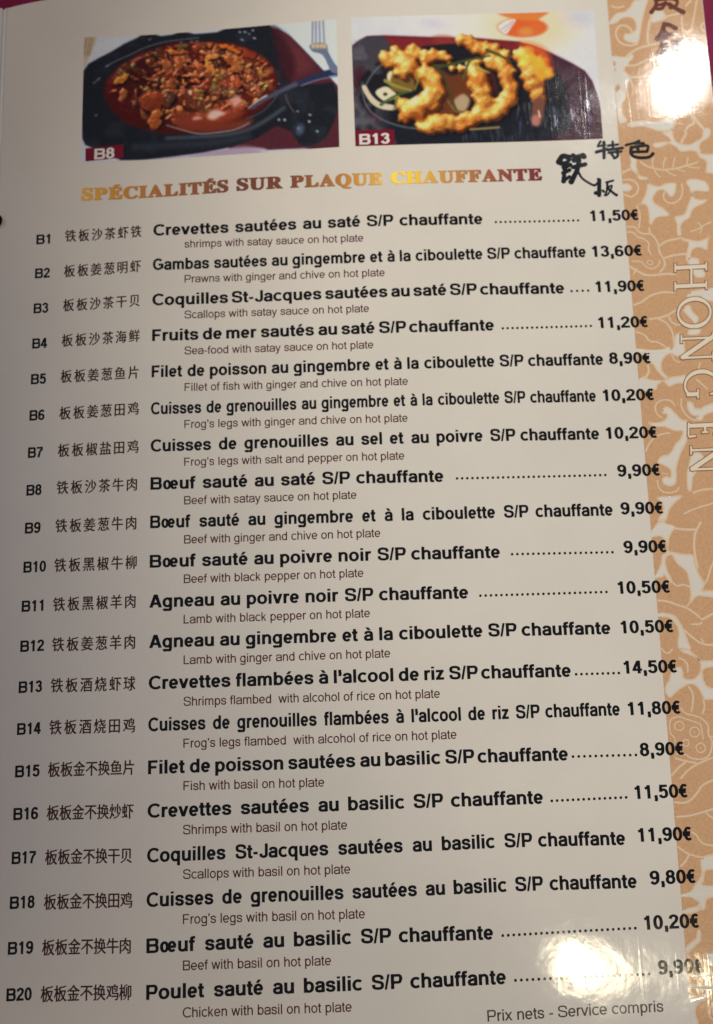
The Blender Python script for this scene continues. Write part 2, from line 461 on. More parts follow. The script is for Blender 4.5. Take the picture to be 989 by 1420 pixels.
_gc = {}
def glyph_geo(ch, bold):
    key = (ch, bold)
    if key in _gc: return _gc[key]
    s, adv, w, h = glyph(ch, bold)
    out = []
    for kind, d in s:
        if kind == 'D':
            x0, y0, x1, y1, wx = d
            v = np.array([(x0-wx/2, y0), (x0+wx/2, y0), (x1+wx/2, y1), (x1-wx/2, y1)])
            out.append((v, [(0, 1, 2, 3)]))
            continue
        p = np.asarray(d, float)
        if kind == 'V': half = w/2
        elif kind == 'H': half = h/2
        else:
            g_ = np.gradient(p, axis=0)
            g_ /= np.maximum(np.linalg.norm(g_, axis=1, keepdims=True), 1e-9)
            half = (w*g_[:, 1]**2 + h*g_[:, 0]**2)/2
        if kind == 'C' and np.hypot(*(p[0]-p[-1])) < 1:      # closed ring: match the seam
            g2 = np.roll(p[:-1], -1, 0) - np.roll(p[:-1], 1, 0)
            g2 = np.vstack([g2, g2[:1]]); g2 /= np.linalg.norm(g2, axis=1, keepdims=True)
            half = (w*g2[:, 1]**2 + h*g2[:, 0]**2)/2
            nr = np.column_stack([-g2[:, 1], g2[:, 0]])
            v = np.concatenate([p + nr*half[:, None], p - nr*half[:, None]]); n = len(p)
            f = [(i, n+i, n+i+1, i+1) for i in range(n-1)]
        else: v, f = ribbon(p, half)
        out.append((v, f))
    _gc[key] = (out, adv)
    return _gc[key]

def word_geo(s, bold, track=0):
    """-> pieces with unit = 1/1000 em, starting at the first ink, and the ink width"""
    x, pieces = 0.0, []
    for ch in s:
        if ch == ' ': x += 278 + track; continue
        geo, adv = glyph_geo(ch, bold)
        for li, (v, f) in enumerate(geo): pieces.append((v + np.array([x, 0]), f, li))
        x += adv + track
    lo = min(p[0][:, 0].min() for p in pieces); hi = max(p[0][:, 0].max() for p in pieces)
    return [(v - np.array([lo, 0]), f, li) for v, f, li in pieces], hi - lo

def put_text(ink, s, x0, y0, x1, y1, cap, bold, mi=0, level=0.0, track=0):
    pcs, W = word_geo(s, bold, track)
    sx, sy = (x1-x0)/W, cap/CAP
    for v, f, li in pcs:
        X = x0 + v[:, 0]*sx
        Y = y0 + (y1-y0)*(X-x0)/(x1-x0) + v[:, 1]*sy
        ink.add(np.column_stack([X, Y]), f, level + li*0.003, mi)

def put_title(ink, phrase, a, sp, c0, e, cap):
    """dish name justified between a and the S of S/P, then S/P chauffante"""
    last, Wc = word_geo('chauffante', True)
    sx = (e[0] - c0)/Wc
    words = phrase.split()
    geo = [word_geo(w_, True) for w_ in words]
    room = sp[0] - a[0]
    tot = sum(g_[1] for g_ in geo)*sx
    gap = (room - tot)/len(words)
    mg = 0.15*cap/CAP*1000
    k = 1.0
    if gap < mg: k = (room - mg*len(words))/tot; gap = mg
    base = lambda X: np.interp(X, [a[0], sp[0], e[0]], [a[1], sp[1], e[1]])
    def lay(pcs, x, s_):
        for v, f, li in pcs:
            X = x + v[:, 0]*s_
            ink.add(np.column_stack([X, base(X) + v[:, 1]*cap/CAP]), f, li*0.003)
    x = a[0]
    for pcs, W in geo:
        lay(pcs, x, sx*k); x += W*sx*k + gap
    spg, Ws = word_geo('S/P', True)
    lay(spg, sp[0], min(sx*1.02, (c0 - sp[0] - mg*0.6)/Ws)); lay(last, c0, sx)

_cjk = {}
def font_char(ch):
    """outline of one character from Blender's built-in font"""
    if ch not in _cjk:
        c = bpy.data.curves.new('character', 'FONT'); c.body = ch; c.size = 1; c.resolution_u = 3
        o = bpy.data.objects.new('character', c); C.objects.link(o)
        e = o.evaluated_get(bpy.context.evaluated_depsgraph_get()); me = e.to_mesh()
        v = np.array([tuple(q.co)[:2] for q in me.vertices]); f = [tuple(p.vertices) for p in me.polygons]
        e.to_mesh_clear(); bpy.data.objects.remove(o); bpy.data.curves.remove(c)
        _cjk[ch] = (v, f)
    return _cjk[ch]

def put_chinese(ink, s, x0, y0, x1, y1, height):
    n = len(s)
    fill = 0.80 if n == 6 else 0.93
    pitch = (x1 - x0)/(n - 1 + fill)
    for i, ch in enumerate(s):
        v, f = font_char(ch)
        lo, hi = v.min(0), v.max(0)
        cwid = pitch*fill*min(1.0, (hi[0]-lo[0])/0.90)
        xs = x0 + i*pitch + (pitch*fill - cwid)/2 + (v[:, 0]-lo[0])/(hi[0]-lo[0])*cwid
        ys = y0 + (y1-y0)*(xs-x0)/(x1-x0) + (v[:, 1] + 0.085)*height/0.93
        for li, (dx, dy) in enumerate(((0, 0), (.075, .035), (-.075, -.035))): ink.add(np.column_stack([xs + dx, ys + dy]), f, 0.004*li)

# ------------------------------------------------------------------ the twenty menu lines
ROWS = [
 ('Crevettes sautées au saté','shrimps with satay sauce on hot plate','铁板沙茶虾铁','11,50',(2.23,18.75),(66.73,19.86),76.63,(101.84,19.85),(11.63,14.67,65.49,15.01),(-31.78,15.45,-27.93,15.93),(-23.68,16.54,-1.4,18.33),(134.74,20.08,149.33,19.82),(105.89,20.08,131.0,20.1)),
 ('Gambas sautées au gingembre et à la ciboulette','Prawns with ginger and chive on hot plate','板板姜葱明虾','13,60',(2.19,7.73),(102.68,8.57),110.92,(132.55,8.53),(11.67,3.54,71.55,3.77),(-31.83,4.75,-27.71,5.23),(-23.68,5.39,-1.44,7.22),(134.42,8.54,149.37,8.28),None),
 ('Coquilles St-Jacques sautées au saté','Scallops with satay sauce on hot plate','板板沙茶干贝','11,90',(2.15,-3.44),(90.88,-2.66),99.89,(125.21,-2.85),(11.71,-7.72,66.51,-7.39),(-31.87,-6.13,-27.82,-5.7),(-23.67,-5.31,-1.6,-3.63),(134.63,-2.74,149.17,-2.96),(127.4,-2.52,132.37,-2.53)),
 ('Fruits de mer sautés au saté','Sea-food with satay sauce on hot plate','板板沙茶海鲜','11,20',(2.2,-14.53),(69.28,-14.06),78.18,(103.43,-14.0),(11.75,-18.88,67.42,-18.69),(-31.91,-16.92,-27.84,-16.53),(-23.76,-16.19,-1.47,-14.64),(134.58,-14.05,149.25,-14.31),(106.03,-13.74,132.34,-13.64)),
 ('Filet de poisson au gingembre et à la ciboulette','Fillet of fish with ginger and chive on hot plate','板板姜葱鱼片','8,90',(2.17,-25.65),(104.51,-25.16),112.92,(135.13,-25.39),(11.8,-30.06,77.18,-30.12),(-31.94,-27.71,-27.83,-27.35),(-23.78,-27.14,-1.62,-25.88),(136.95,-25.2,149.09,-25.47),None),
 ('Cuisses de grenouilles au gingembre et à la ciboulette','Frog’s legs with ginger and chive on hot plate','板板姜葱田鸡','10,20',(2.07,-36.86),(105.28,-36.33),112.85,(132.16,-36.51),(11.77,-41.2,76.67,-41.21),(-31.97,-38.5,-27.92,-38.18),(-23.82,-38.15,-1.52,-36.83),(134.19,-36.47,149.1,-36.7),None),
 ('Cuisses de grenouilles au sel et au poivre','Frog’s legs with salt and pepper on hot plate','板板椒盐田鸡','10,20',(2.12,-47.96),(100.47,-47.6),109.24,(132.25,-47.89),(11.76,-52.39,75.25,-52.39),(-32.04,-49.44,-28.01,-49.16),(-23.94,-49.16,-1.44,-48.22),(134.21,-47.82,148.97,-48.04),None),
 ('Bœuf sauté au saté','Beef with satay sauce on hot plate','铁板沙茶牛肉','9,90',(2.18,-59.1),(51.45,-58.97),61.18,(86.27,-59.24),(11.8,-63.63,61.12,-63.45),(-32.09,-60.3,-28.07,-60.06),(-23.97,-60.0,-1.55,-59.2),(136.65,-59.09,148.88,-59.16),(90.18,-58.71,133.11,-58.85)),
 ('Bœuf sauté au gingembre et à la ciboulette','Beef with ginger and chive on hot plate','铁板姜葱牛肉','9,90',(2.21,-70.22),(103.14,-70.11),112.2,(134.4,-70.35),(11.84,-74.9,67.56,-74.64),(-32.14,-71.11,-28.02,-70.89),(-24.01,-70.95,-1.59,-70.45),(136.69,-70.11,148.76,-70.27),None),
 ('Bœuf sauté au poivre noir','Beef with black pepper on hot plate','铁板黑椒牛柳','9,90',(2.2,-81.46),(66.58,-81.31),76.1,(101.32,-81.56),(11.8,-86.06,62.42,-85.83),(-32.17,-82.07,-26.24,-81.82),(-23.99,-82.08,-1.48,-81.68),(136.65,-81.23,148.74,-81.32),(104.77,-80.96,133.4,-81.22)),
 ('Agneau au poivre noir','Lamb with black pepper on hot plate','铁板黑椒羊肉','10,50',(2.18,-92.66),(57.02,-92.49),66.6,(91.69,-92.7),(11.79,-97.34,63.89,-97.1),(-32.27,-92.87,-26.61,-92.68),(-24.01,-92.96,-1.52,-92.6),(134.03,-92.66,148.68,-92.77),(95.11,-92.4,130.8,-92.4)),
 ('Agneau au gingembre et à la ciboulette','Lamb with ginger and chive on hot plate','铁板姜葱羊肉','10,50',(2.24,-103.8),(96.79,-103.45),106.12,(131.1,-103.78),(11.83,-108.5,69.14,-108.29),(-32.26,-103.76,-26.13,-103.61),(-23.98,-103.97,-1.49,-103.84),(134.01,-103.71,148.63,-103.76),None),
 ('Crevettes flambées à l’alcool de riz','Shrimps flambed  with alcohol of rice on hot plate','铁板酒烧虾球','14,50',(2.28,-115.03),(85.29,-114.79),94.15,(119.16,-115.12),(11.88,-119.73,82.45,-119.64),(-32.31,-114.73,-26.31,-114.63),(-23.99,-115.0,-1.42,-115.19),(133.91,-114.74,148.6,-114.82),(120.59,-114.85,132.5,-114.86)),
 ('Cuisses de grenouilles flambées à l’alcool de riz','Frog’s legs flambed  with alcohol of rice on hot plate','铁板酒烧田鸡','11,80',(2.28,-126.23),(103.19,-125.9),111.31,(131.95,-125.92),(11.86,-130.88,86.5,-130.69),(-32.35,-125.77,-26.29,-125.73),(-24.07,-126.14,-1.39,-126.39),(134.17,-125.95,148.53,-125.91),None),
 ('Filet de poisson sautées au basilic','Fish with basil on hot plate','板板金不换鱼片','8,90',(2.33,-137.51),(83.15,-137.17),91.95,(116.77,-137.4),(11.91,-142.02,50.06,-142.11),(-32.45,-136.79,-26.27,-136.8),(-24.1,-137.18,-1.41,-137.49),(136.55,-136.94,148.52,-136.84),(118.14,-136.82,135.39,-136.91)),
 ('Crevettes sautées au basilic','Shrimps with basil on hot plate','板板金不换炒虾','11,50',(2.33,-148.78),(74.05,-148.43),84.13,(109.16,-148.46),(11.87,-153.34,55.93,-153.31),(-32.52,-147.66,-26.3,-147.73),(-24.07,-148.29,-1.47,-148.84),(134.18,-148.08,148.42,-147.96),(111.53,-148.17,131.81,-147.92)),
 ('Coquilles St-Jacques sautées au basilic','Scallops with basil on hot plate','板板金不换干贝','11,90',(2.32,-160.17),(98.04,-159.33),107.12,(130.64,-159.77),(11.92,-164.64,56.46,-164.51),(-32.54,-158.71,-26.47,-158.84),(-24.17,-159.49,-1.7,-160.14),(134.19,-159.1,148.5,-159.04),None),
 ('Cuisses de grenouilles sautées au basilic','Frog’s legs with basil on hot plate','板板金不换田鸡','9,80',(2.31,-171.33),(100.27,-170.46),109.48,(132.84,-170.75),(11.91,-175.84,60.01,-175.78),(-32.61,-169.78,-26.5,-169.95),(-24.14,-170.65,-1.5,-171.35),(136.41,-170.05,148.51,-169.83),None),
 ('Bœuf sauté au basilic','Beef with basil on hot plate','板板金不换牛肉','10,20',(2.38,-182.71),(58.81,-181.96),68.75,(93.69,-182.15),(11.95,-187.22,50.78,-187.0),(-32.69,-180.86,-26.51,-181.1),(-24.28,-181.8,-1.59,-182.6),(133.92,-181.23,148.34,-180.97),(96.2,-181.66,131.51,-181.09)),
 ('Poulet sauté au basilic','Chicken with basil on hot plate','板板金不换鸡柳','9,90',(2.45,-194.01),(61.28,-193.31),71.33,(96.43,-193.12),(11.95,-198.57,55.87,-198.34),(-32.66,-191.99,-26.51,-192.28),(-24.29,-192.99,-1.43,-193.89),(136.65,-192.34,148.29,-191.99),(98.92,-192.7,134.17,-192.45))]
for i, (fr, en, zh, price, a, sp, c0, e, tr, nb, ch, pr, dots) in enumerate(ROWS):
    k = Ink(0.03); put_title(k, fr, a, sp, c0, e, 3.62)
    row = k.build('menu_entry', M['black'], menu)
    tag(row, f'line B{i+1}: {fr}')
    k = Ink(0.03); put_text(k, f'B{i+1}', *nb, 3.08, True); k.build('entry_number', M['black'], row)
    k = Ink(0.03); put_chinese(k, zh, *ch, 3.9); k.build('chinese_name', M['brown'], row)
    k = Ink(0.03); put_text(k, en, *tr, 2.42, False); k.build('translation', M['maroon'], row)
    k = Ink(0.036); put_text(k, price + '€', *pr, 3.5, True); k.build('price', M['black'], row)
    if dots:
        k = Ink(0.03)
        n = int(round((dots[2]-dots[0])/1.50)) + 1
        for j in range(n):
            f_ = j/max(n-1, 1)
            q = arc(dots[0] + (dots[2]-dots[0])*f_, dots[1] + (dots[3]-dots[1])*f_ + 0.36, 0.36, 0.36, 0, 330, 12, 2.6)
            k.add(q, [tuple(range(12))])
        k.build('leader_dots', M['black'], row)
k = Ink(0.03); put_text(k, 'Prix nets - Service compris', *(91.06,-201.99,137.16,-201.25), 2.75, False)
k.build('price_note', M['note'], menu)

# ------------------------------------------------------------------ heading in bronze gradient
HEAD = [('SPÉCIALITÉS',-19.37,30.19,24.95,32.54),('SUR',27.37,32.81,41.55,33.16),('PLAQUE',43.75,33.2,72.11,33.44),('CHAUFFANTE',74.43,33.55,121.03,33.99)]
def serif_char(ch):
    return font_char(chr(0x1D400 + ord(ch) - 65))
hv, hf, hc = [], [], []
GR = [(-20, (205, 150, 55)), (-8, (178, 118, 48)), (10, (140, 84, 48)), (28, (104, 60, 42)), (44, (112, 62, 40)), (58, (158, 104, 48)), (70, (196, 146, 62)), (75, (226, 190, 66)), (80, (222, 180, 58)), (90, (180, 128, 60)), (103, (146, 88, 54)), (112, (122, 58, 46)), (121, (106, 42, 40))]
gx = [q[0] for q in GR]
gcol = np.array([np.array(lin(q[1])) / np.array(lin((178, 163, 143))) * np.array(PAPER)*(0.88, 0.84, 0.86) for q in GR])
HI = Ink(0.03); hcols = []
for word, x0, y0, x1, y1 in HEAD:
    x, pcs = 0.0, []
    for ch in word:
        v, f = serif_char('E' if ch == 'É' else ch)
        lo = v[:, 0].min()
        pcs.append((v - np.array([lo - x, 0]), f))
        if ch == 'É': pcs.append((np.array([(x+.22, .715), (x+.30, .715), (x+.50, .84), (x+.33, .84)]), [(0, 1, 2, 3)]))
        x += v[:, 0].max() - lo + 0.105
    W = x - 0.105
    sx, sy = (x1-x0-0.6)/W, 3.75/0.68
    for li, (dx, dy) in enumerate(((0, 0), (.30, 0), (-.30, 0), (.15, .16), (-.15, -.12), (.30, -.12), (-.30, .15), (.15, -.12), (-.15, .15))):
        for v, f in pcs:
            X = x0 + 0.30 + v[:, 0]*sx + dx
            Y = y0 + (y1-y0)*(X-x0)/(x1-x0) + v[:, 1]*sy + dy
            HI.add(np.column_stack([X, Y]), f, li*0.004)
ho = HI.build('heading', M['heading'], menu)
hat = ho.data.color_attributes.new('print', 'FLOAT_COLOR', 'POINT')
xs = np.array([v.co.x/MM for v in ho.data.vertices])
colr = np.column_stack([np.interp(xs, gx, gcol[:, c_]) for c_ in range(3)] + [np.ones(len(xs))])
hat.data.foreach_set('color', colr.astype(np.float32).ravel())
tag(ho, 'bronze heading reading SPÉCIALITÉS SUR PLAQUE CHAUFFANTE')

# ------------------------------------------------------------------ brush calligraphy
def calligraphy(name, strokes, mat, label):
    k = Ink(0.045)
    for i, (w_, pts) in enumerate(strokes): brush(k, pts, w_*1.38, 0.003*i)
    tag(k.build(name, mat, menu), label)
BLACK = [
 (1.45,[(126.52,39.87),(127.73,41.79),(129.5,41.35)]),
 (0.99,[(127.02,39.27),(129.03,39.8),(129.82,40.76)]),
 (1.07,[(127.83,38.08),(129.86,38.81)]),
 (1.15,[(128.42,38.85),(127.85,35.75),(127.51,33.44)]),
 (0.92,[(127.52,36.15),(129.56,37.06)]),
 (0.76,[(127.7,33.63),(129.4,34.93)]),
 (1.15,[(130.98,41.89),(131.66,41.29)]),
 (1.22,[(131.23,40.32),(133.87,42.0),(134.36,41.39)]),
 (0.99,[(130.7,38.0),(134.53,38.85)]),
 (1.3,[(132.75,41.45),(132.11,37.57),(129.82,33.18)]),
 (0.57,[(131.93,37.58),(133.13,34.43),(135.82,32.21),(137.04,31.78)]),
 (0.53,[(137.04,31.78),(138.59,33.46),(138.09,33.86)]),
 (0.92,[(138.41,33.46),(138.03,28.47)]),
 (0.92,[(137.03,29.27),(137.9,29.05)]),
 (0.53,[(139.21,29.96),(139.53,29.56)]),
 (0.46,[(140.48,32.6),(142.65,33.09)]),
 (0.53,[(140.84,32.59),(140.45,29.91),(139.8,28.39)]),
 (0.46,[(140.89,31.04),(142.16,31.37),(140.9,28.92),(140.15,28.38)]),
 (0.61,[(141.02,30.46),(142.33,29.05),(143.33,28.24)]),
 (0.53,[(139.75,46.28),(138.93,44.94)]),
 (0.53,[(138.92,44.74),(141.09,45.04)]),
 (0.69,[(138.23,42.81),(141.52,43.65)]),
 (0.69,[(140.81,46.04),(140.47,40.76)]),
 (0.53,[(141.97,44.8),(145.02,45.04)]),
 (0.53,[(143.5,46.1),(143.41,43.56)]),
 (0.61,[(141.68,43.44),(146.34,43.79)]),
 (0.53,[(141.96,42.45),(145.9,42.64)]),
 (0.69,[(144.72,43.49),(144.64,41.15),(143.6,40.61)]),
 (0.53,[(142.82,42.02),(143.29,41.22)]),
 (0.61,[(151.47,45.83),(149.65,45.16),(147.48,44.71)]),
 (0.61,[(150.0,45.14),(152.81,44.95),(152.38,44.0)]),
 (0.69,[(149.18,43.82),(153.8,44.11),(153.63,42.16)]),
 (0.61,[(150.96,43.9),(150.99,42.14)]),
 (0.61,[(149.05,42.26),(153.63,42.16)]),
 (0.76,[(149.01,43.83),(148.83,41.69),(150.31,40.42),(153.82,40.2),(155.32,41.27)])]
BROWN = [
 (1.03,[(160.62,94.76),(160.76,92.41),(159.0,89.82)]),
 (0.81,[(160.89,93.96),(165.32,94.0),(167.31,93.46)]),
 (0.96,[(160.96,90.84),(162.32,90.81),(163.68,92.77)]),
 (0.74,[(161.58,92.15),(163.32,92.6)]),
 (0.88,[(165.69,94.36),(167.27,93.07),(166.79,91.55),(165.04,90.91)]),
 (1.18,[(164.81,92.1),(166.39,90.81),(168.77,89.07)]),
 (1.18,[(162.68,85.28),(164.49,84.76),(165.91,83.58)]),
 (1.18,[(162.67,85.21),(161.6,82.67),(160.05,80.29)]),
 (1.03,[(162.01,83.41),(163.39,81.84),(164.71,81.48)]),
 (1.03,[(162.31,81.08),(162.84,80.58)]),
 (0.74,[(160.53,80.06),(162.24,80.32)]),
 (0.81,[(161.49,79.41),(160.97,77.35),(159.97,75.59)]),
 (0.48,[(161.57,78.45),(162.93,78.54)]),
 (0.48,[(161.14,77.33),(162.99,77.39)]),
 (0.48,[(161.21,76.18),(162.73,76.26)]),
 (0.66,[(160.94,75.06),(162.31,75.34)]),
 (0.52,[(164.69,79.37),(164.48,75.18)]),
 (0.48,[(165.39,79.7),(167.77,79.91)]),
 (0.33,[(165.64,78.72),(166.99,78.82)]),
 (0.33,[(165.22,77.8),(166.91,77.87)]),
 (0.33,[(165.13,76.85),(166.82,76.92)]),
 (0.48,[(166.23,79.64),(165.82,75.08)]),
 (0.48,[(163.95,74.84),(167.32,74.98)])]
calligraphy('brush_calligraphy', BLACK, M['calli'], 'black brush characters beside the heading')
calligraphy('brush_calligraphy', BROWN, M['sign'], 'brown brush characters at the top of the gold border')

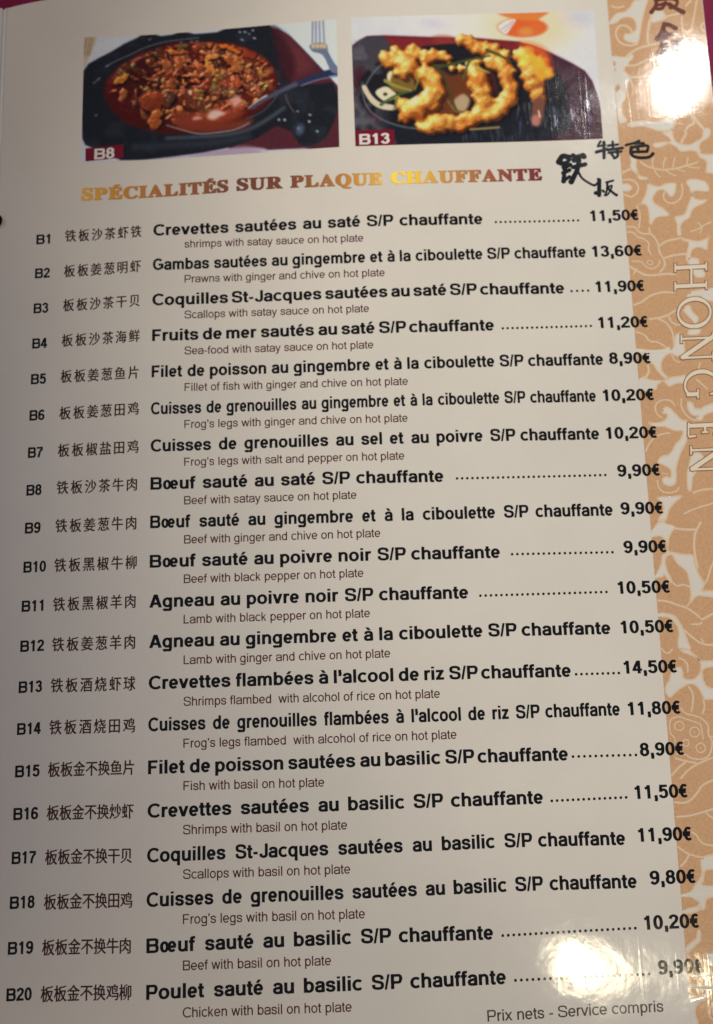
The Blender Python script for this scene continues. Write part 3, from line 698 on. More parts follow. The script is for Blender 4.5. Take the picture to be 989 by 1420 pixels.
# ------------------------------------------------------------------ gold floral border
GAPS = [
 [(155.15,94.6),(158.03,94.37),(157.31,91.9),(155.9,87.34),(154.84,82.79),(153.9,79.59),(151.88,79.74),(150.41,80.42),(149.83,81.62),(150.43,82.73),(151.78,82.63),(153.56,83.65),(154.06,85.55),(153.54,87.52),(152.27,88.59),(150.57,88.72),(149.17,88.24),(148.06,87.16),(145.62,86.54),(145.66,87.12),(146.99,88.78),(148.29,90.05),(150.71,90.45),(152.53,91.87),(153.71,93.73)],
 [(159.09,88.84),(160.55,90.09),(162.26,90.15),(162.98,88.74),(163.37,87.36),(160.58,86.41),(158.87,86.34)],
 [(145.41,75.2),(149.43,74.56),(151.22,75.77),(152.13,74.56),(150.47,72.77),(150.54,71.62),(149.17,71.34),(148.91,70.22),(149.96,68.63),(150.89,67.62),(149.89,65.61),(149.01,63.04),(148.66,60.8),(147.14,58.65),(146.8,56.43),(147.48,54.53),(148.36,52.98),(146.0,52.76),(145.62,60.62),(145.36,65.9),(145.16,71.98)],
 [(148.6,51.86),(152.65,52.51),(156.92,51.86),(161.72,53.57),(165.91,55.89),(166.33,55.11),(163.26,52.36),(161.62,48.77),(157.34,49.06),(153.18,50.81),(149.51,50.69)],
 [(161.66,49.25),(161.76,46.67),(162.58,44.78),(163.83,43.96),(165.43,43.49),(167.08,43.57),(169.16,44.71),(170.57,45.72),(171.5,48.6),(173.11,48.12),(172.57,45.96),(170.11,44.29),(169.32,42.87),(169.51,41.4),(170.36,40.07),(178.42,39.19),(177.86,33.61),(171.1,34.04),(170.84,34.78),(171.24,37.29),(170.7,38.41),(169.3,39.23),(168.49,41.1),(166.91,41.75),(164.59,41.54),(163.63,41.78),(162.45,43.32),(160.58,44.54),(161.3,45.23),(160.45,46.76),(158.9,47.96),(160.94,48.57)],
 [(148.62,41.84),(150.02,40.83),(150.04,39.01),(149.89,37.19),(150.2,34.99),(149.58,35.39),(148.81,36.17),(148.25,37.29),(148.56,39.1)],
 [(150.17,34.63),(151.42,33.83),(152.86,33.37),(153.2,31.54),(154.44,30.75),(156.37,30.27),(158.4,31.04),(161.02,31.06),(161.02,29.26),(160.37,27.5),(159.35,27.03),(158.19,28.71),(157.27,29.31),(155.61,29.05),(154.33,27.51),(153.88,26.1),(154.57,24.63),(156.72,23.07),(158.18,21.2),(157.49,20.7),(155.53,20.64),(153.83,19.85),(152.53,17.97),(152.54,21.89),(152.24,24.05),(151.34,25.0),(149.69,24.92),(150.73,25.58),(152.08,28.01),(152.75,30.13),(152.93,32.28),(152.34,33.04),(150.71,33.15)],
 [(164.3,31.22),(165.68,32.03),(167.31,31.93),(169.52,31.25),(170.43,30.47),(170.9,28.65),(170.19,27.97),(168.27,28.27),(166.31,28.21),(165.85,26.81),(166.4,25.7),(168.29,25.05),(169.92,25.13),(168.85,24.12),(166.49,23.19),(165.06,21.85),(164.22,19.77),(162.51,18.81),(161.38,17.1),(161.13,14.29),(160.36,14.68),(160.61,17.5),(160.19,20.01),(161.67,20.28),(163.38,21.24),(164.23,23.33),(165.04,25.07),(165.69,26.82),(165.4,28.99),(164.88,30.46)],
 [(161.05,13.41),(162.61,12.79),(166.07,11.89),(168.38,12.46),(169.76,13.43),(168.99,12.07),(168.4,9.3),(167.47,9.7),(165.91,10.14),(164.24,9.54),(163.44,7.83),(162.96,6.11),(162.16,6.15),(162.93,9.26),(163.47,11.69),(161.93,12.48)],
 [(145.14,31.66),(147.28,31.54),(148.01,30.42),(147.12,29.57),(145.15,29.67)],
 [(155.62,44.5),(157.3,44.76),(160.27,44.75),(158.88,43.92),(156.51,43.34)],
 [(144.61,-20.66),(148.69,-21.52),(152.49,-21.54),(154.46,-20.79),(155.32,-21.84),(156.44,-19.88),(157.0,-17.2),(158.58,-17.28),(159.03,-21.02),(158.81,-23.36),(156.74,-23.6),(154.93,-22.67),(153.1,-23.59),(152.0,-25.38),(151.92,-28.06),(153.62,-30.31),(152.39,-29.92),(150.69,-27.67),(149.61,-25.6),(148.4,-24.87),(147.94,-22.83),(144.82,-22.02)],
 [(144.74,-30.58),(147.06,-29.5),(147.47,-30.19),(150.09,-30.98),(153.26,-30.79),(154.26,-30.17),(156.8,-29.89),(158.53,-29.87),(158.05,-31.68),(155.67,-31.9),(153.72,-32.64),(152.27,-31.25),(150.32,-31.99),(149.4,-33.51),(144.52,-33.3)],
 [(162.66,6.41),(165.54,6.25),(165.65,3.98),(166.79,2.53),(166.95,0.78),(165.32,0.53),(164.4,0.92),(163.35,3.41)],
 [(161.98,-4.47),(164.93,-3.6),(174.16,-3.41),(173.78,-7.16),(166.54,-6.78),(165.41,-5.34),(162.84,-5.55),(161.55,-5.65)],
 [(159.95,-9.17),(161.63,-8.23),(162.39,-10.33),(163.81,-12.11),(163.02,-13.77),(161.89,-12.35),(160.75,-10.92)],
 [(161.95,-15.07),(164.09,-15.86),(163.34,-17.18),(160.5,-17.03)],
 [(151.17,-40.19),(151.9,-39.07),(153.13,-39.29),(154.54,-41.0),(156.23,-43.04),(158.03,-43.78),(157.42,-47.02),(156.88,-49.59),(155.4,-52.13),(154.24,-54.66),(153.4,-57.21),(153.17,-59.76),(152.69,-61.67),(151.09,-62.24),(149.61,-61.54),(149.42,-60.26),(150.4,-59.65),(151.6,-60.02),(152.05,-58.44),(151.55,-57.13),(150.09,-56.1),(148.6,-55.4),(148.84,-54.44),(150.01,-53.52),(151.58,-53.26),(152.93,-52.02),(154.03,-50.12),(155.39,-48.88),(156.34,-46.97),(155.95,-46.14),(154.09,-46.06),(152.3,-45.16),(150.79,-44.61),(147.98,-44.49),(146.83,-43.29),(148.05,-43.67),(150.58,-43.45),(152.25,-42.21),(152.35,-41.07),(151.29,-40.69)],
 [(158.61,-37.56),(159.79,-38.28),(160.29,-39.62),(162.12,-40.03),(163.77,-39.11),(170.75,-37.46),(170.48,-40.07),(163.55,-41.4),(161.81,-43.29),(160.63,-42.58),(161.32,-41.96),(159.48,-41.55),(158.42,-39.53)],
 [(158.4,-53.22),(160.28,-52.98),(161.63,-54.97),(159.73,-55.53),(159.18,-58.08),(157.77,-59.95),(157.17,-63.12),(156.62,-64.05),(156.25,-63.08),(156.45,-59.25),(157.57,-55.44)],
 [(147.4,-65.61),(151.1,-65.59),(154.19,-65.39),(152.54,-66.76),(150.5,-68.9),(148.97,-72.32),(147.13,-72.25),(148.94,-69.16),(148.52,-66.92)],
 [(144.36,-75.83),(147.42,-72.48),(148.7,-71.89),(148.9,-73.16),(150.98,-73.87),(151.53,-74.51),(150.17,-76.03),(149.37,-78.2),(149.12,-81.0),(150.89,-81.68),(153.27,-82.23),(155.67,-82.47),(156.08,-84.65),(156.72,-87.46),(157.72,-89.64),(158.06,-90.88),(157.49,-92.09),(158.03,-92.72),(165.22,-92.65),(165.0,-94.78),(157.62,-93.93),(155.82,-93.87),(154.5,-95.06),(153.85,-95.64),(154.34,-93.52),(154.24,-91.37),(154.26,-89.53),(153.74,-87.05),(152.64,-85.78),(151.24,-84.49),(150.22,-82.28),(149.33,-82.1),(148.36,-82.68),(147.91,-84.38),(148.3,-86.87),(149.29,-89.37),(148.94,-89.82),(147.33,-87.45),(146.97,-88.06),(144.49,-88.6),(145.89,-86.48),(146.99,-84.35),(147.31,-82.49),(148.79,-81.3),(148.76,-78.18),(147.07,-76.55),(144.57,-76.94)],
 [(144.24,-98.4),(146.95,-98.63),(149.29,-99.46),(150.59,-101.62),(151.57,-104.07),(152.22,-106.8),(152.65,-108.52),(149.97,-108.45),(149.53,-106.72),(150.08,-104.03),(149.67,-101.9),(148.61,-100.35),(146.88,-99.39),(144.32,-99.31)],
 [(149.98,-108.44),(151.76,-108.49),(153.14,-109.73),(154.24,-110.65),(155.61,-111.88),(163.27,-112.09),(163.15,-113.28),(156.33,-113.69),(155.25,-115.74),(155.64,-117.82),(156.97,-119.33),(162.47,-120.06),(162.3,-121.82),(155.51,-122.24),(154.98,-121.64),(154.53,-120.16),(153.49,-118.65),(152.08,-117.88),(150.25,-118.42),(148.06,-119.7),(146.44,-121.13),(145.97,-121.41),(145.04,-120.21),(145.19,-118.44),(146.22,-116.98),(147.03,-114.63),(148.0,-113.76),(149.51,-113.51),(150.0,-114.71),(150.01,-116.2),(151.28,-116.97),(153.08,-116.72),(154.71,-115.13),(155.23,-112.77),(154.48,-111.26),(152.52,-110.01),(150.79,-109.36)],
 [(150.69,-163.72),(152.77,-162.92),(158.17,-163.0),(157.81,-166.58),(151.57,-166.49),(150.45,-169.23),(149.8,-170.05),(151.45,-170.76),(157.37,-170.97),(157.21,-172.61),(151.17,-173.63),(150.07,-176.26),(148.08,-176.23),(149.05,-174.97),(148.28,-174.14),(146.37,-173.15),(144.05,-173.38),(144.11,-172.7),(146.14,-172.46),(147.37,-171.66),(148.35,-170.3),(149.62,-168.95),(150.38,-167.03),(150.27,-165.09)],
 [(144.46,-176.66),(148.69,-175.78),(149.22,-176.19),(146.84,-177.25),(144.41,-177.21)],
 [(144.33,-185.86),(146.16,-184.54),(147.4,-183.48),(147.83,-181.87),(148.4,-181.88),(148.19,-184.03),(146.96,-185.09),(144.8,-186.94)],
 [(145.42,-192.42),(149.36,-192.47),(155.26,-192.11),(155.19,-192.78),(148.75,-192.99),(147.03,-193.37),(145.35,-193.22)],
 [(144.36,-194.66),(146.57,-195.22),(154.97,-194.97),(154.91,-195.55),(149.28,-196.31),(148.51,-198.41),(146.77,-199.05),(145.51,-200.49),(145.22,-202.06),(145.71,-204.34),(143.46,-204.31),(144.07,-197.83),(145.76,-197.86),(147.46,-197.74),(148.72,-196.3),(146.51,-195.88),(144.29,-195.46)],
 [(149.86,-187.27),(155.79,-186.79),(155.47,-189.99),(149.86,-190.21),(149.43,-188.87)]]
GOLDS = [
 [(145.97,73.64),(146.92,72.82),(145.89,71.75)],
 [(145.81,69.85),(147.54,72.02),(146.4,71.33)],
 [(145.75,64.37),(147.44,66.53),(147.62,64.63),(146.13,62.84)]]
LINES = [
 (0.61,[(153.85,79.02),(151.79,78.6),(149.46,79.15),(147.9,80.8),(147.39,82.95),(147.86,84.65),(148.97,85.74),(150.66,85.61),(151.94,84.55),(152.35,83.36),(151.96,82.81)]),
 (0.55,[(146.8,92.88),(148.8,92.16),(150.88,92.58)]),
 (0.74,[(159.11,89.04),(157.97,85.64),(157.1,81.47),(157.18,78.39)]),
 (0.74,[(150.14,74.89),(153.01,76.97),(156.48,78.06),(160.58,78.71)]),
 (0.67,[(162.36,87.43),(164.8,88.22),(167.54,88.59)]),
 (0.6,[(168.3,87.56),(168.05,84.88),(168.27,81.79),(168.6,79.84)]),
 (0.61,[(169.62,90.95),(170.57,92.04),(171.69,93.12)]),
 (0.54,[(173.37,92.99),(172.26,88.42),(171.2,84.26),(170.32,82.02)]),
 (0.47,[(173.43,82.94),(174.04,84.04),(174.99,85.13)]),
 (0.74,[(168.36,79.1),(170.84,80.44),(175.2,80.31)]),
 (0.6,[(167.22,77.65),(169.37,79.02)]),
 (0.67,[(150.54,71.62),(153.26,71.81),(156.06,73.13),(159.07,72.91)]),
 (0.6,[(149.9,67.88),(152.9,67.48),(155.61,67.85)]),
 (0.82,[(166.5,56.96),(168.3,53.13),(170.32,50.03),(171.47,48.23)]),
 (0.66,[(165.9,48.6),(167.01,49.89),(168.41,50.72),(168.27,52.76)]),
 (0.53,[(156.25,67.43),(158.11,69.57),(161.94,71.19),(165.24,70.57)]),
 (0.53,[(150.51,67.08),(151.27,64.01),(150.69,61.04)]),
 (0.52,[(145.59,33.08),(147.74,33.15),(149.31,32.15),(149.98,30.3),(149.34,28.54),(147.94,27.54),(146.64,27.79),(145.22,28.59)]),
 (0.59,[(145.27,35.28),(146.82,36.1),(148.35,36.56),(149.87,35.01)]),
 (0.52,[(151.2,39.11),(152.72,37.56),(154.94,36.51),(158.16,35.76),(161.46,35.91),(164.8,36.61),(168.5,37.64)]),
 (0.39,[(154.95,36.69),(154.96,38.69),(155.58,40.11)]),
 (0.39,[(158.04,36.31),(158.4,38.47),(159.18,39.88)]),
 (0.39,[(160.84,36.32),(161.34,38.28),(161.8,39.71)]),
 (0.39,[(164.98,36.78),(165.45,38.38),(165.72,39.46)]),
 (0.39,[(155.22,35.95),(156.06,34.26),(156.96,33.3)]),
 (0.39,[(158.78,35.36),(160.63,33.97),(161.73,33.54)]),
 (0.39,[(162.09,35.69),(164.61,34.63)]),
 (0.39,[(165.41,36.21),(168.96,35.62)]),
 (0.39,[(164.12,15.17),(166.43,15.74),(167.82,16.72),(170.84,17.96)]),
 (0.39,[(167.79,16.37),(166.94,14.3)]),
 (0.39,[(166.63,17.85),(167.8,16.55)]),
 (0.45,[(162.97,30.94),(163.1,28.77),(162.38,26.3),(160.46,24.81),(158.51,24.93),(157.32,26.25),(157.48,28.04),(158.19,28.71)]),
 (0.66,[(165.57,48.63),(165.76,47.14),(164.61,45.38),(164.15,43.94)]),
 (0.52,[(145.16,17.67),(147.77,17.54),(148.96,16.05),(150.19,15.28),(152.44,14.97),(153.89,12.94),(154.38,11.15),(154.52,9.04),(155.6,6.63)]),
 (0.45,[(145.36,16.07),(147.3,15.79),(148.48,14.31),(150.37,13.5),(151.54,12.02),(151.36,9.92),(152.18,8.12)]),
 (0.58,[(154.7,11.13),(156.76,12.42),(159.39,12.98),(161.35,13.22)]),
 (0.58,[(152.13,15.16),(152.15,17.29)]),
 (0.58,[(155.64,7.05),(158.28,7.77),(162.83,8.21)]),
 (0.46,[(149.01,24.6),(149.72,21.34),(149.04,17.11)]),
 (0.64,[(145.12,5.1),(147.27,3.6),(149.73,2.08),(153.25,1.88),(155.84,2.09),(158.71,1.76)]),
 (0.57,[(145.07,-7.38),(147.72,-6.47),(150.77,-4.56),(154.05,-3.7),(157.24,-3.88),(158.56,-3.43)]),
 (0.57,[(149.51,-11.88),(152.08,-11.67),(155.01,-10.97),(157.7,-9.4)]),
 (0.51,[(152.38,-11.86),(154.48,-13.33),(155.86,-15.78),(156.22,-18.85),(156.07,-20.53)]),
 (0.51,[(145.04,-15.52),(147.82,-16.74),(149.25,-18.67),(151.43,-19.12),(153.83,-20.76)]),
 (0.51,[(155.3,-11.33),(156.38,-13.43),(158.54,-14.22)]),
 (0.38,[(155.2,-23.19),(155.99,-24.9),(157.48,-25.82)]),
 (0.39,[(145.9,6.64),(148.79,6.31),(149.96,4.85),(151.81,3.88),(153.84,4.99),(154.32,6.71)]),
 (0.51,[(155.6,6.63),(155.58,4.54),(153.95,2.54)]),
 (0.52,[(147.33,4.29),(146.19,2.26)]),
 (0.63,[(148.0,-25.86),(148.15,-27.88),(147.0,-30.17)]),
 (0.44,[(161.42,-30.84),(163.42,-32.93),(164.55,-34.21)]),
 (0.44,[(163.14,-25.92),(162.64,-27.9)]),
 (0.32,[(150.37,5.88),(151.07,6.54),(152.02,6.31),(152.12,5.61),(151.28,5.13),(150.37,5.88)]),
 (0.44,[(154.75,-38.71),(153.63,-37.17),(151.79,-36.76),(149.84,-37.5),(149.08,-39.11),(149.53,-41.11),(151.0,-42.16)]),
 (0.44,[(145.15,-52.03),(146.62,-49.49),(148.65,-47.62),(150.9,-46.9),(152.77,-46.82)]),
 (0.44,[(156.83,-36.49),(156.59,-39.12),(157.62,-41.47),(159.35,-43.02),(160.87,-43.41)]),
 (0.43,[(147.85,-60.52),(147.99,-62.44),(149.09,-63.92),(151.22,-64.32),(153.11,-63.76),(153.83,-62.67)]),
 (0.55,[(157.33,-64.72),(159.86,-63.86),(163.87,-63.64)]),
 (0.43,[(154.33,-70.62),(156.25,-69.75),(158.77,-68.89),(163.48,-67.65)]),
 (0.31,[(149.25,-58.64),(151.08,-58.88)]),
 (0.61,[(151.52,-74.67),(154.53,-75.09),(157.87,-75.21)]),
 (0.61,[(159.01,-72.9),(157.19,-75.97),(156.45,-79.07),(156.43,-82.5),(156.84,-86.23)]),
 (0.48,[(158.06,-90.88),(159.28,-89.08),(160.48,-86.04),(161.89,-83.92)]),
 (0.48,[(149.53,-89.99),(150.66,-90.95),(152.49,-90.7),(154.24,-91.37)]),
 (0.54,[(144.55,-94.84),(147.26,-95.13),(149.89,-96.13),(152.51,-97.13),(154.76,-98.72),(156.68,-100.59)]),
 (0.42,[(152.83,-96.83),(154.2,-95.05)]),
 (0.6,[(156.68,-100.59),(158.26,-99.73),(160.47,-98.59)]),
 (0.48,[(153.58,-101.71),(155.67,-101.77),(156.63,-101.2)]),
 (0.54,[(151.35,-103.16),(153.55,-105.33),(155.49,-106.89),(157.81,-107.56),(159.62,-107.31)]),
 (0.48,[(155.9,-105.7),(156.38,-106.92)]),
 (0.42,[(144.41,-106.88),(145.49,-108.32)]),
 (0.42,[(144.62,-107.99),(146.28,-109.53),(147.89,-108.38)]),
 (0.47,[(149.15,-110.96),(150.6,-111.45),(151.5,-112.97),(151.31,-115.04)]),
 (0.47,[(151.13,-118.59),(152.14,-120.39),(152.07,-122.74),(151.36,-125.66)]),
 (0.47,[(154.92,-122.23),(155.02,-124.28),(154.24,-126.31)]),
 (0.41,[(148.52,-124.42),(149.86,-125.92),(152.16,-126.55),(154.13,-127.48),(155.43,-129.26),(155.35,-131.58),(156.18,-133.62),(155.29,-136.78),(153.42,-138.03),(150.52,-137.83),(148.29,-136.63),(146.24,-136.58)]),
 (0.35,[(145.14,-129.01),(145.89,-127.28),(148.01,-126.75),(149.73,-127.37),(151.44,-128.0),(153.41,-128.92),(153.75,-131.54),(153.9,-132.99)]),
 (0.35,[(145.14,-129.01),(145.26,-131.05),(146.31,-132.53),(146.2,-133.69)]),
 (0.47,[(144.22,-142.56),(146.8,-140.04),(149.3,-138.38)]),
 (0.47,[(146.82,-143.11),(149.06,-140.95),(151.84,-139.29),(156.68,-137.52)]),
 (0.47,[(145.84,-137.72),(148.13,-138.35),(151.57,-139.14)]),
 (0.35,[(155.67,-129.84),(155.47,-131.87),(156.9,-132.19)]),
 (0.32,[(149.02,-129.25),(148.8,-129.86),(148.31,-130.3),(147.68,-130.44),(147.07,-130.27),(146.66,-129.81),(146.55,-129.19),(146.77,-128.59),(147.27,-128.15),(147.9,-128.0),(148.5,-128.18),(148.92,-128.64),(149.02,-129.25)]),
 (0.32,[(153.07,-130.95),(152.83,-131.59),(152.3,-132.06),(151.63,-132.22),(150.99,-132.03),(150.55,-131.54),(150.43,-130.89),(150.67,-130.24),(151.2,-129.77),(151.87,-129.61),(152.52,-129.8),(152.95,-130.29),(153.07,-130.95)]),
 (0.32,[(154.19,-135.17),(153.97,-135.77),(153.48,-136.2),(152.85,-136.35),(152.25,-136.17),(151.85,-135.72),(151.74,-135.11),(151.96,-134.51),(152.45,-134.08),(153.08,-133.93),(153.68,-134.11),(154.08,-134.56),(154.19,-135.17)]),
 (0.32,[(150.02,-133.78),(149.86,-134.21),(149.51,-134.52),(149.06,-134.62),(148.63,-134.5),(148.34,-134.17),(148.26,-133.74),(148.42,-133.31),(148.77,-133.0),(149.22,-132.89),(149.65,-133.02),(149.94,-133.34),(150.02,-133.78)]),
 (0.29,[(147.52,-129.22),(148.05,-129.23)]),
 (0.29,[(151.49,-130.91),(152.01,-130.92)]),
 (0.29,[(152.7,-135.13),(153.23,-135.15)]),
 (0.52,[(144.52,-149.11),(147.12,-149.37),(149.23,-148.56),(151.15,-146.61),(152.78,-144.79),(156.1,-143.43)]),
 (0.46,[(144.31,-152.98),(147.97,-152.77),(151.51,-151.99),(155.37,-150.93)]),
 (0.46,[(152.68,-151.87),(153.73,-153.02),(155.09,-153.8)]),
 (0.46,[(148.46,-156.86),(149.81,-157.86),(151.06,-159.83),(154.43,-160.58)]),
 (0.46,[(144.49,-160.61),(146.53,-162.12),(148.75,-162.99),(151.0,-163.44)]),
 (0.52,[(147.35,-162.55),(146.33,-164.2),(144.75,-165.69)]),
 (0.39,[(150.7,-198.95),(149.26,-200.79),(148.83,-202.36),(150.21,-203.93)])]
# the pattern repeats down the outer side of the band
outer = lambda y: 150.2 + (y + 204.0)*0.0956
def repeat(shapes, get, put):
    extra = []
    for dy in (-62, -108, -150, -196, -236):
        for dx in (0, 6, -5):
            for sh_ in shapes:
                q = [(x + dx, y + dy) for x, y in get(sh_)]
                if all(BOTTOM + 2 < y < 90 and outer(y) + .4 < x < 174.5 for x, y in q):
                    c_ = np.mean(q, 0)
                    if all(np.hypot(*(c_ - np.mean(get(e_), 0))) > 5.0 for e_ in extra): extra.append(put(sh_, q))
    return extra
GAPS = GAPS + repeat(GAPS, lambda g_: g_, lambda g_, q: q)
LINES = LINES + repeat(LINES, lambda l_: l_[1], lambda l_, q: (l_[0], q))
def ear_fill(poly):
    from mathutils.geometry import tessellate_polygon
    tris = tessellate_polygon([[Vector((p[0], p[1], 0)) for p in poly]])
    return [tuple(t_) for t_ in tris]
BX0 = lambda y: 145.25 + 0.0055*(y - 9.5) if y < 9.5 else 145.25 + 0.004*(y - 9.5)
k = Ink(0.010)
nx, ny = 14, 60
ys = np.linspace(BOTTOM + 0.6, 104.3, ny)
pts = [(BX0(y) + (174.9 - BX0(y))*i/nx, y) for y in ys for i in range(nx+1)]
k.add(pts, [(j*(nx+1)+i, j*(nx+1)+i+1, (j+1)*(nx+1)+i+1, (j+1)*(nx+1)+i) for j in range(ny-1) for i in range(nx)])
def clip(poly):
    p = np.array(poly)
    p[:, 0] = np.clip(p[:, 0], [BX0(y) - 0.02 for y in p[:, 1]], 174.9)
    return p
for i, g_ in enumerate(GAPS):
    p = clip(catmull(g_, 4, closed=True))
    k.add(p, ear_fill(p), 0.0055 + 0.0001*i, 1)
    rim_ = np.vstack([p, p[:2]])
    v, f = ribbon(rim_, 0.24)
    f = [q for q in f if rim_[q[0]][0] > BX0(rim_[q[0]][1]) + .3 and rim_[q[3]][0] > BX0(rim_[q[3]][1]) + .3 and rim_[q[0]][0] < 174.5 and rim_[q[3]][0] < 174.5]
    k.add(v, f, 0.010 + 0.00005*i, 2)
for i, g_ in enumerate(GOLDS):
    p = clip(catmull(g_, 4, closed=True)); k.add(p, ear_fill(p), 0.012, 0)
for i, (w_, pts) in enumerate(LINES):
    p = catmull(pts, 6)
    p = p[(p[:, 0] > [BX0(y) for y in p[:, 1]]) & (p[:, 0] < 174.8)]
    if len(p) < 2: continue
    v, f = ribbon(p, w_*1.15/2*np.where(np.linspace(0, 1, len(p)) > .93, .75, 1.0))
    k.add(v, f, 0.013 + 0.0001*i, 2)
tag(k.build('ornament_border', [M['gold'], M['paper'], M['gold_line']], menu), 'gold band of flowers, leaves and scrolls down the right edge')

# ------------------------------------------------------------------ restaurant name down the border
HONG = [('H',158.63,5.77,157.75,-4.02,168.11),('O',158.56,-5.54,157.66,-15.52,168.18),('N',158.4,-16.59,157.54,-26.03,167.95),('G',158.51,-27.84,157.66,-37.15,168.1),('E',158.02,-43.35,157.51,-48.81,167.4),('N',158.09,-50.33,157.24,-59.43,167.53)]
def roman(ch):
    """thin roman capitals on a unit square: (points, half widths)"""
    A_, B_ = 0.060, 0.032
    sv = lambda x, y0=0, y1=1: ([(x, y0), (x, y1)], A_)
    sf = lambda x0, x1, y: ([(x0, y), (x1, y)], 0.024)
    if ch == 'H': return [sv(.20), sv(.80), ([(.2, .52), (.8, .52)], B_), sf(.06, .34, .02), sf(.66, .94, .02), sf(.06, .34, .98), sf(.66, .94, .98)]
    if ch == 'O':
        p = arc(.5, .5, .43, .49, 0, 360, 40, 2.0)
        return [(p, None)]
    if ch == 'N': return [([(.20, 0), (.20, 1)], B_), ([(.82, 0), (.82, 1)], B_), ([(.17, .98), (.82, .03)], A_*1.05), sf(.06, .34, .02), sf(.04, .22, .98), sf(.68, .95, .98)]
    if ch == 'G':
        p = arc(.53, .5, .44, .49, 48, 318, 34, 2.0)
        return [(p, None), sv(.82, .06, .40), sf(.66, .96, .40), ([(.83, .98), (.83, .76)], B_)]
    if ch == 'E': return [sv(.28), sf(.10, .82, .02), sf(.10, .80, .98), ([(.28, .52), (.66, .52)], B_), ([(.88, .02), (.84, .24)], B_), ([(.80, .98), (.79, .78)], B_), ([(.66, .42), (.66, .62)], B_*.8)]
k = Ink(0.030)
for ch, xa, ya, xb, yb, xt in HONG:
    for layer in (0, 1):
        for li, (p, hw) in enumerate(roman(ch)):
            p = np.asarray(p, float)
            if len(p) == 2: p = np.array([p[0] + (p[1]-p[0])*q for q in np.linspace(0, 1, 8)])
            X = xa + (xb-xa)*p[:, 0] + (xt - xa)*p[:, 1]
            Y = ya + (yb-ya)*p[:, 0]
            q = np.column_stack([X, Y])
            if hw is None:
                g_ = np.gradient(p, axis=0); g_ /= np.linalg.norm(g_, axis=1, keepdims=True)
                half = (0.062*g_[:, 1]**2 + 0.030*g_[:, 0]**2)*10.0
            else: half = np.full(len(p), hw*10.0)
            if layer == 0:
                half = half + 0.26
                d0 = q[0]-q[1]; d1 = q[-1]-q[-2]
                if hw is not None or ch == 'G':
                    q = np.vstack([q[0] + d0/np.hypot(*d0)*0.26, q, q[-1] + d1/np.hypot(*d1)*0.26])
                    half = np.concatenate([half[:1], half, half[-1:]])
            v, f = ribbon(q, half)
            k.add(v, f, 0.004*li + (0.05 if layer else 0.0), layer)
tag(k.build('restaurant_name', [M['rim'], M['cream']], menu), 'cream roman capitals outlined in brown reading HONG EN downwards')

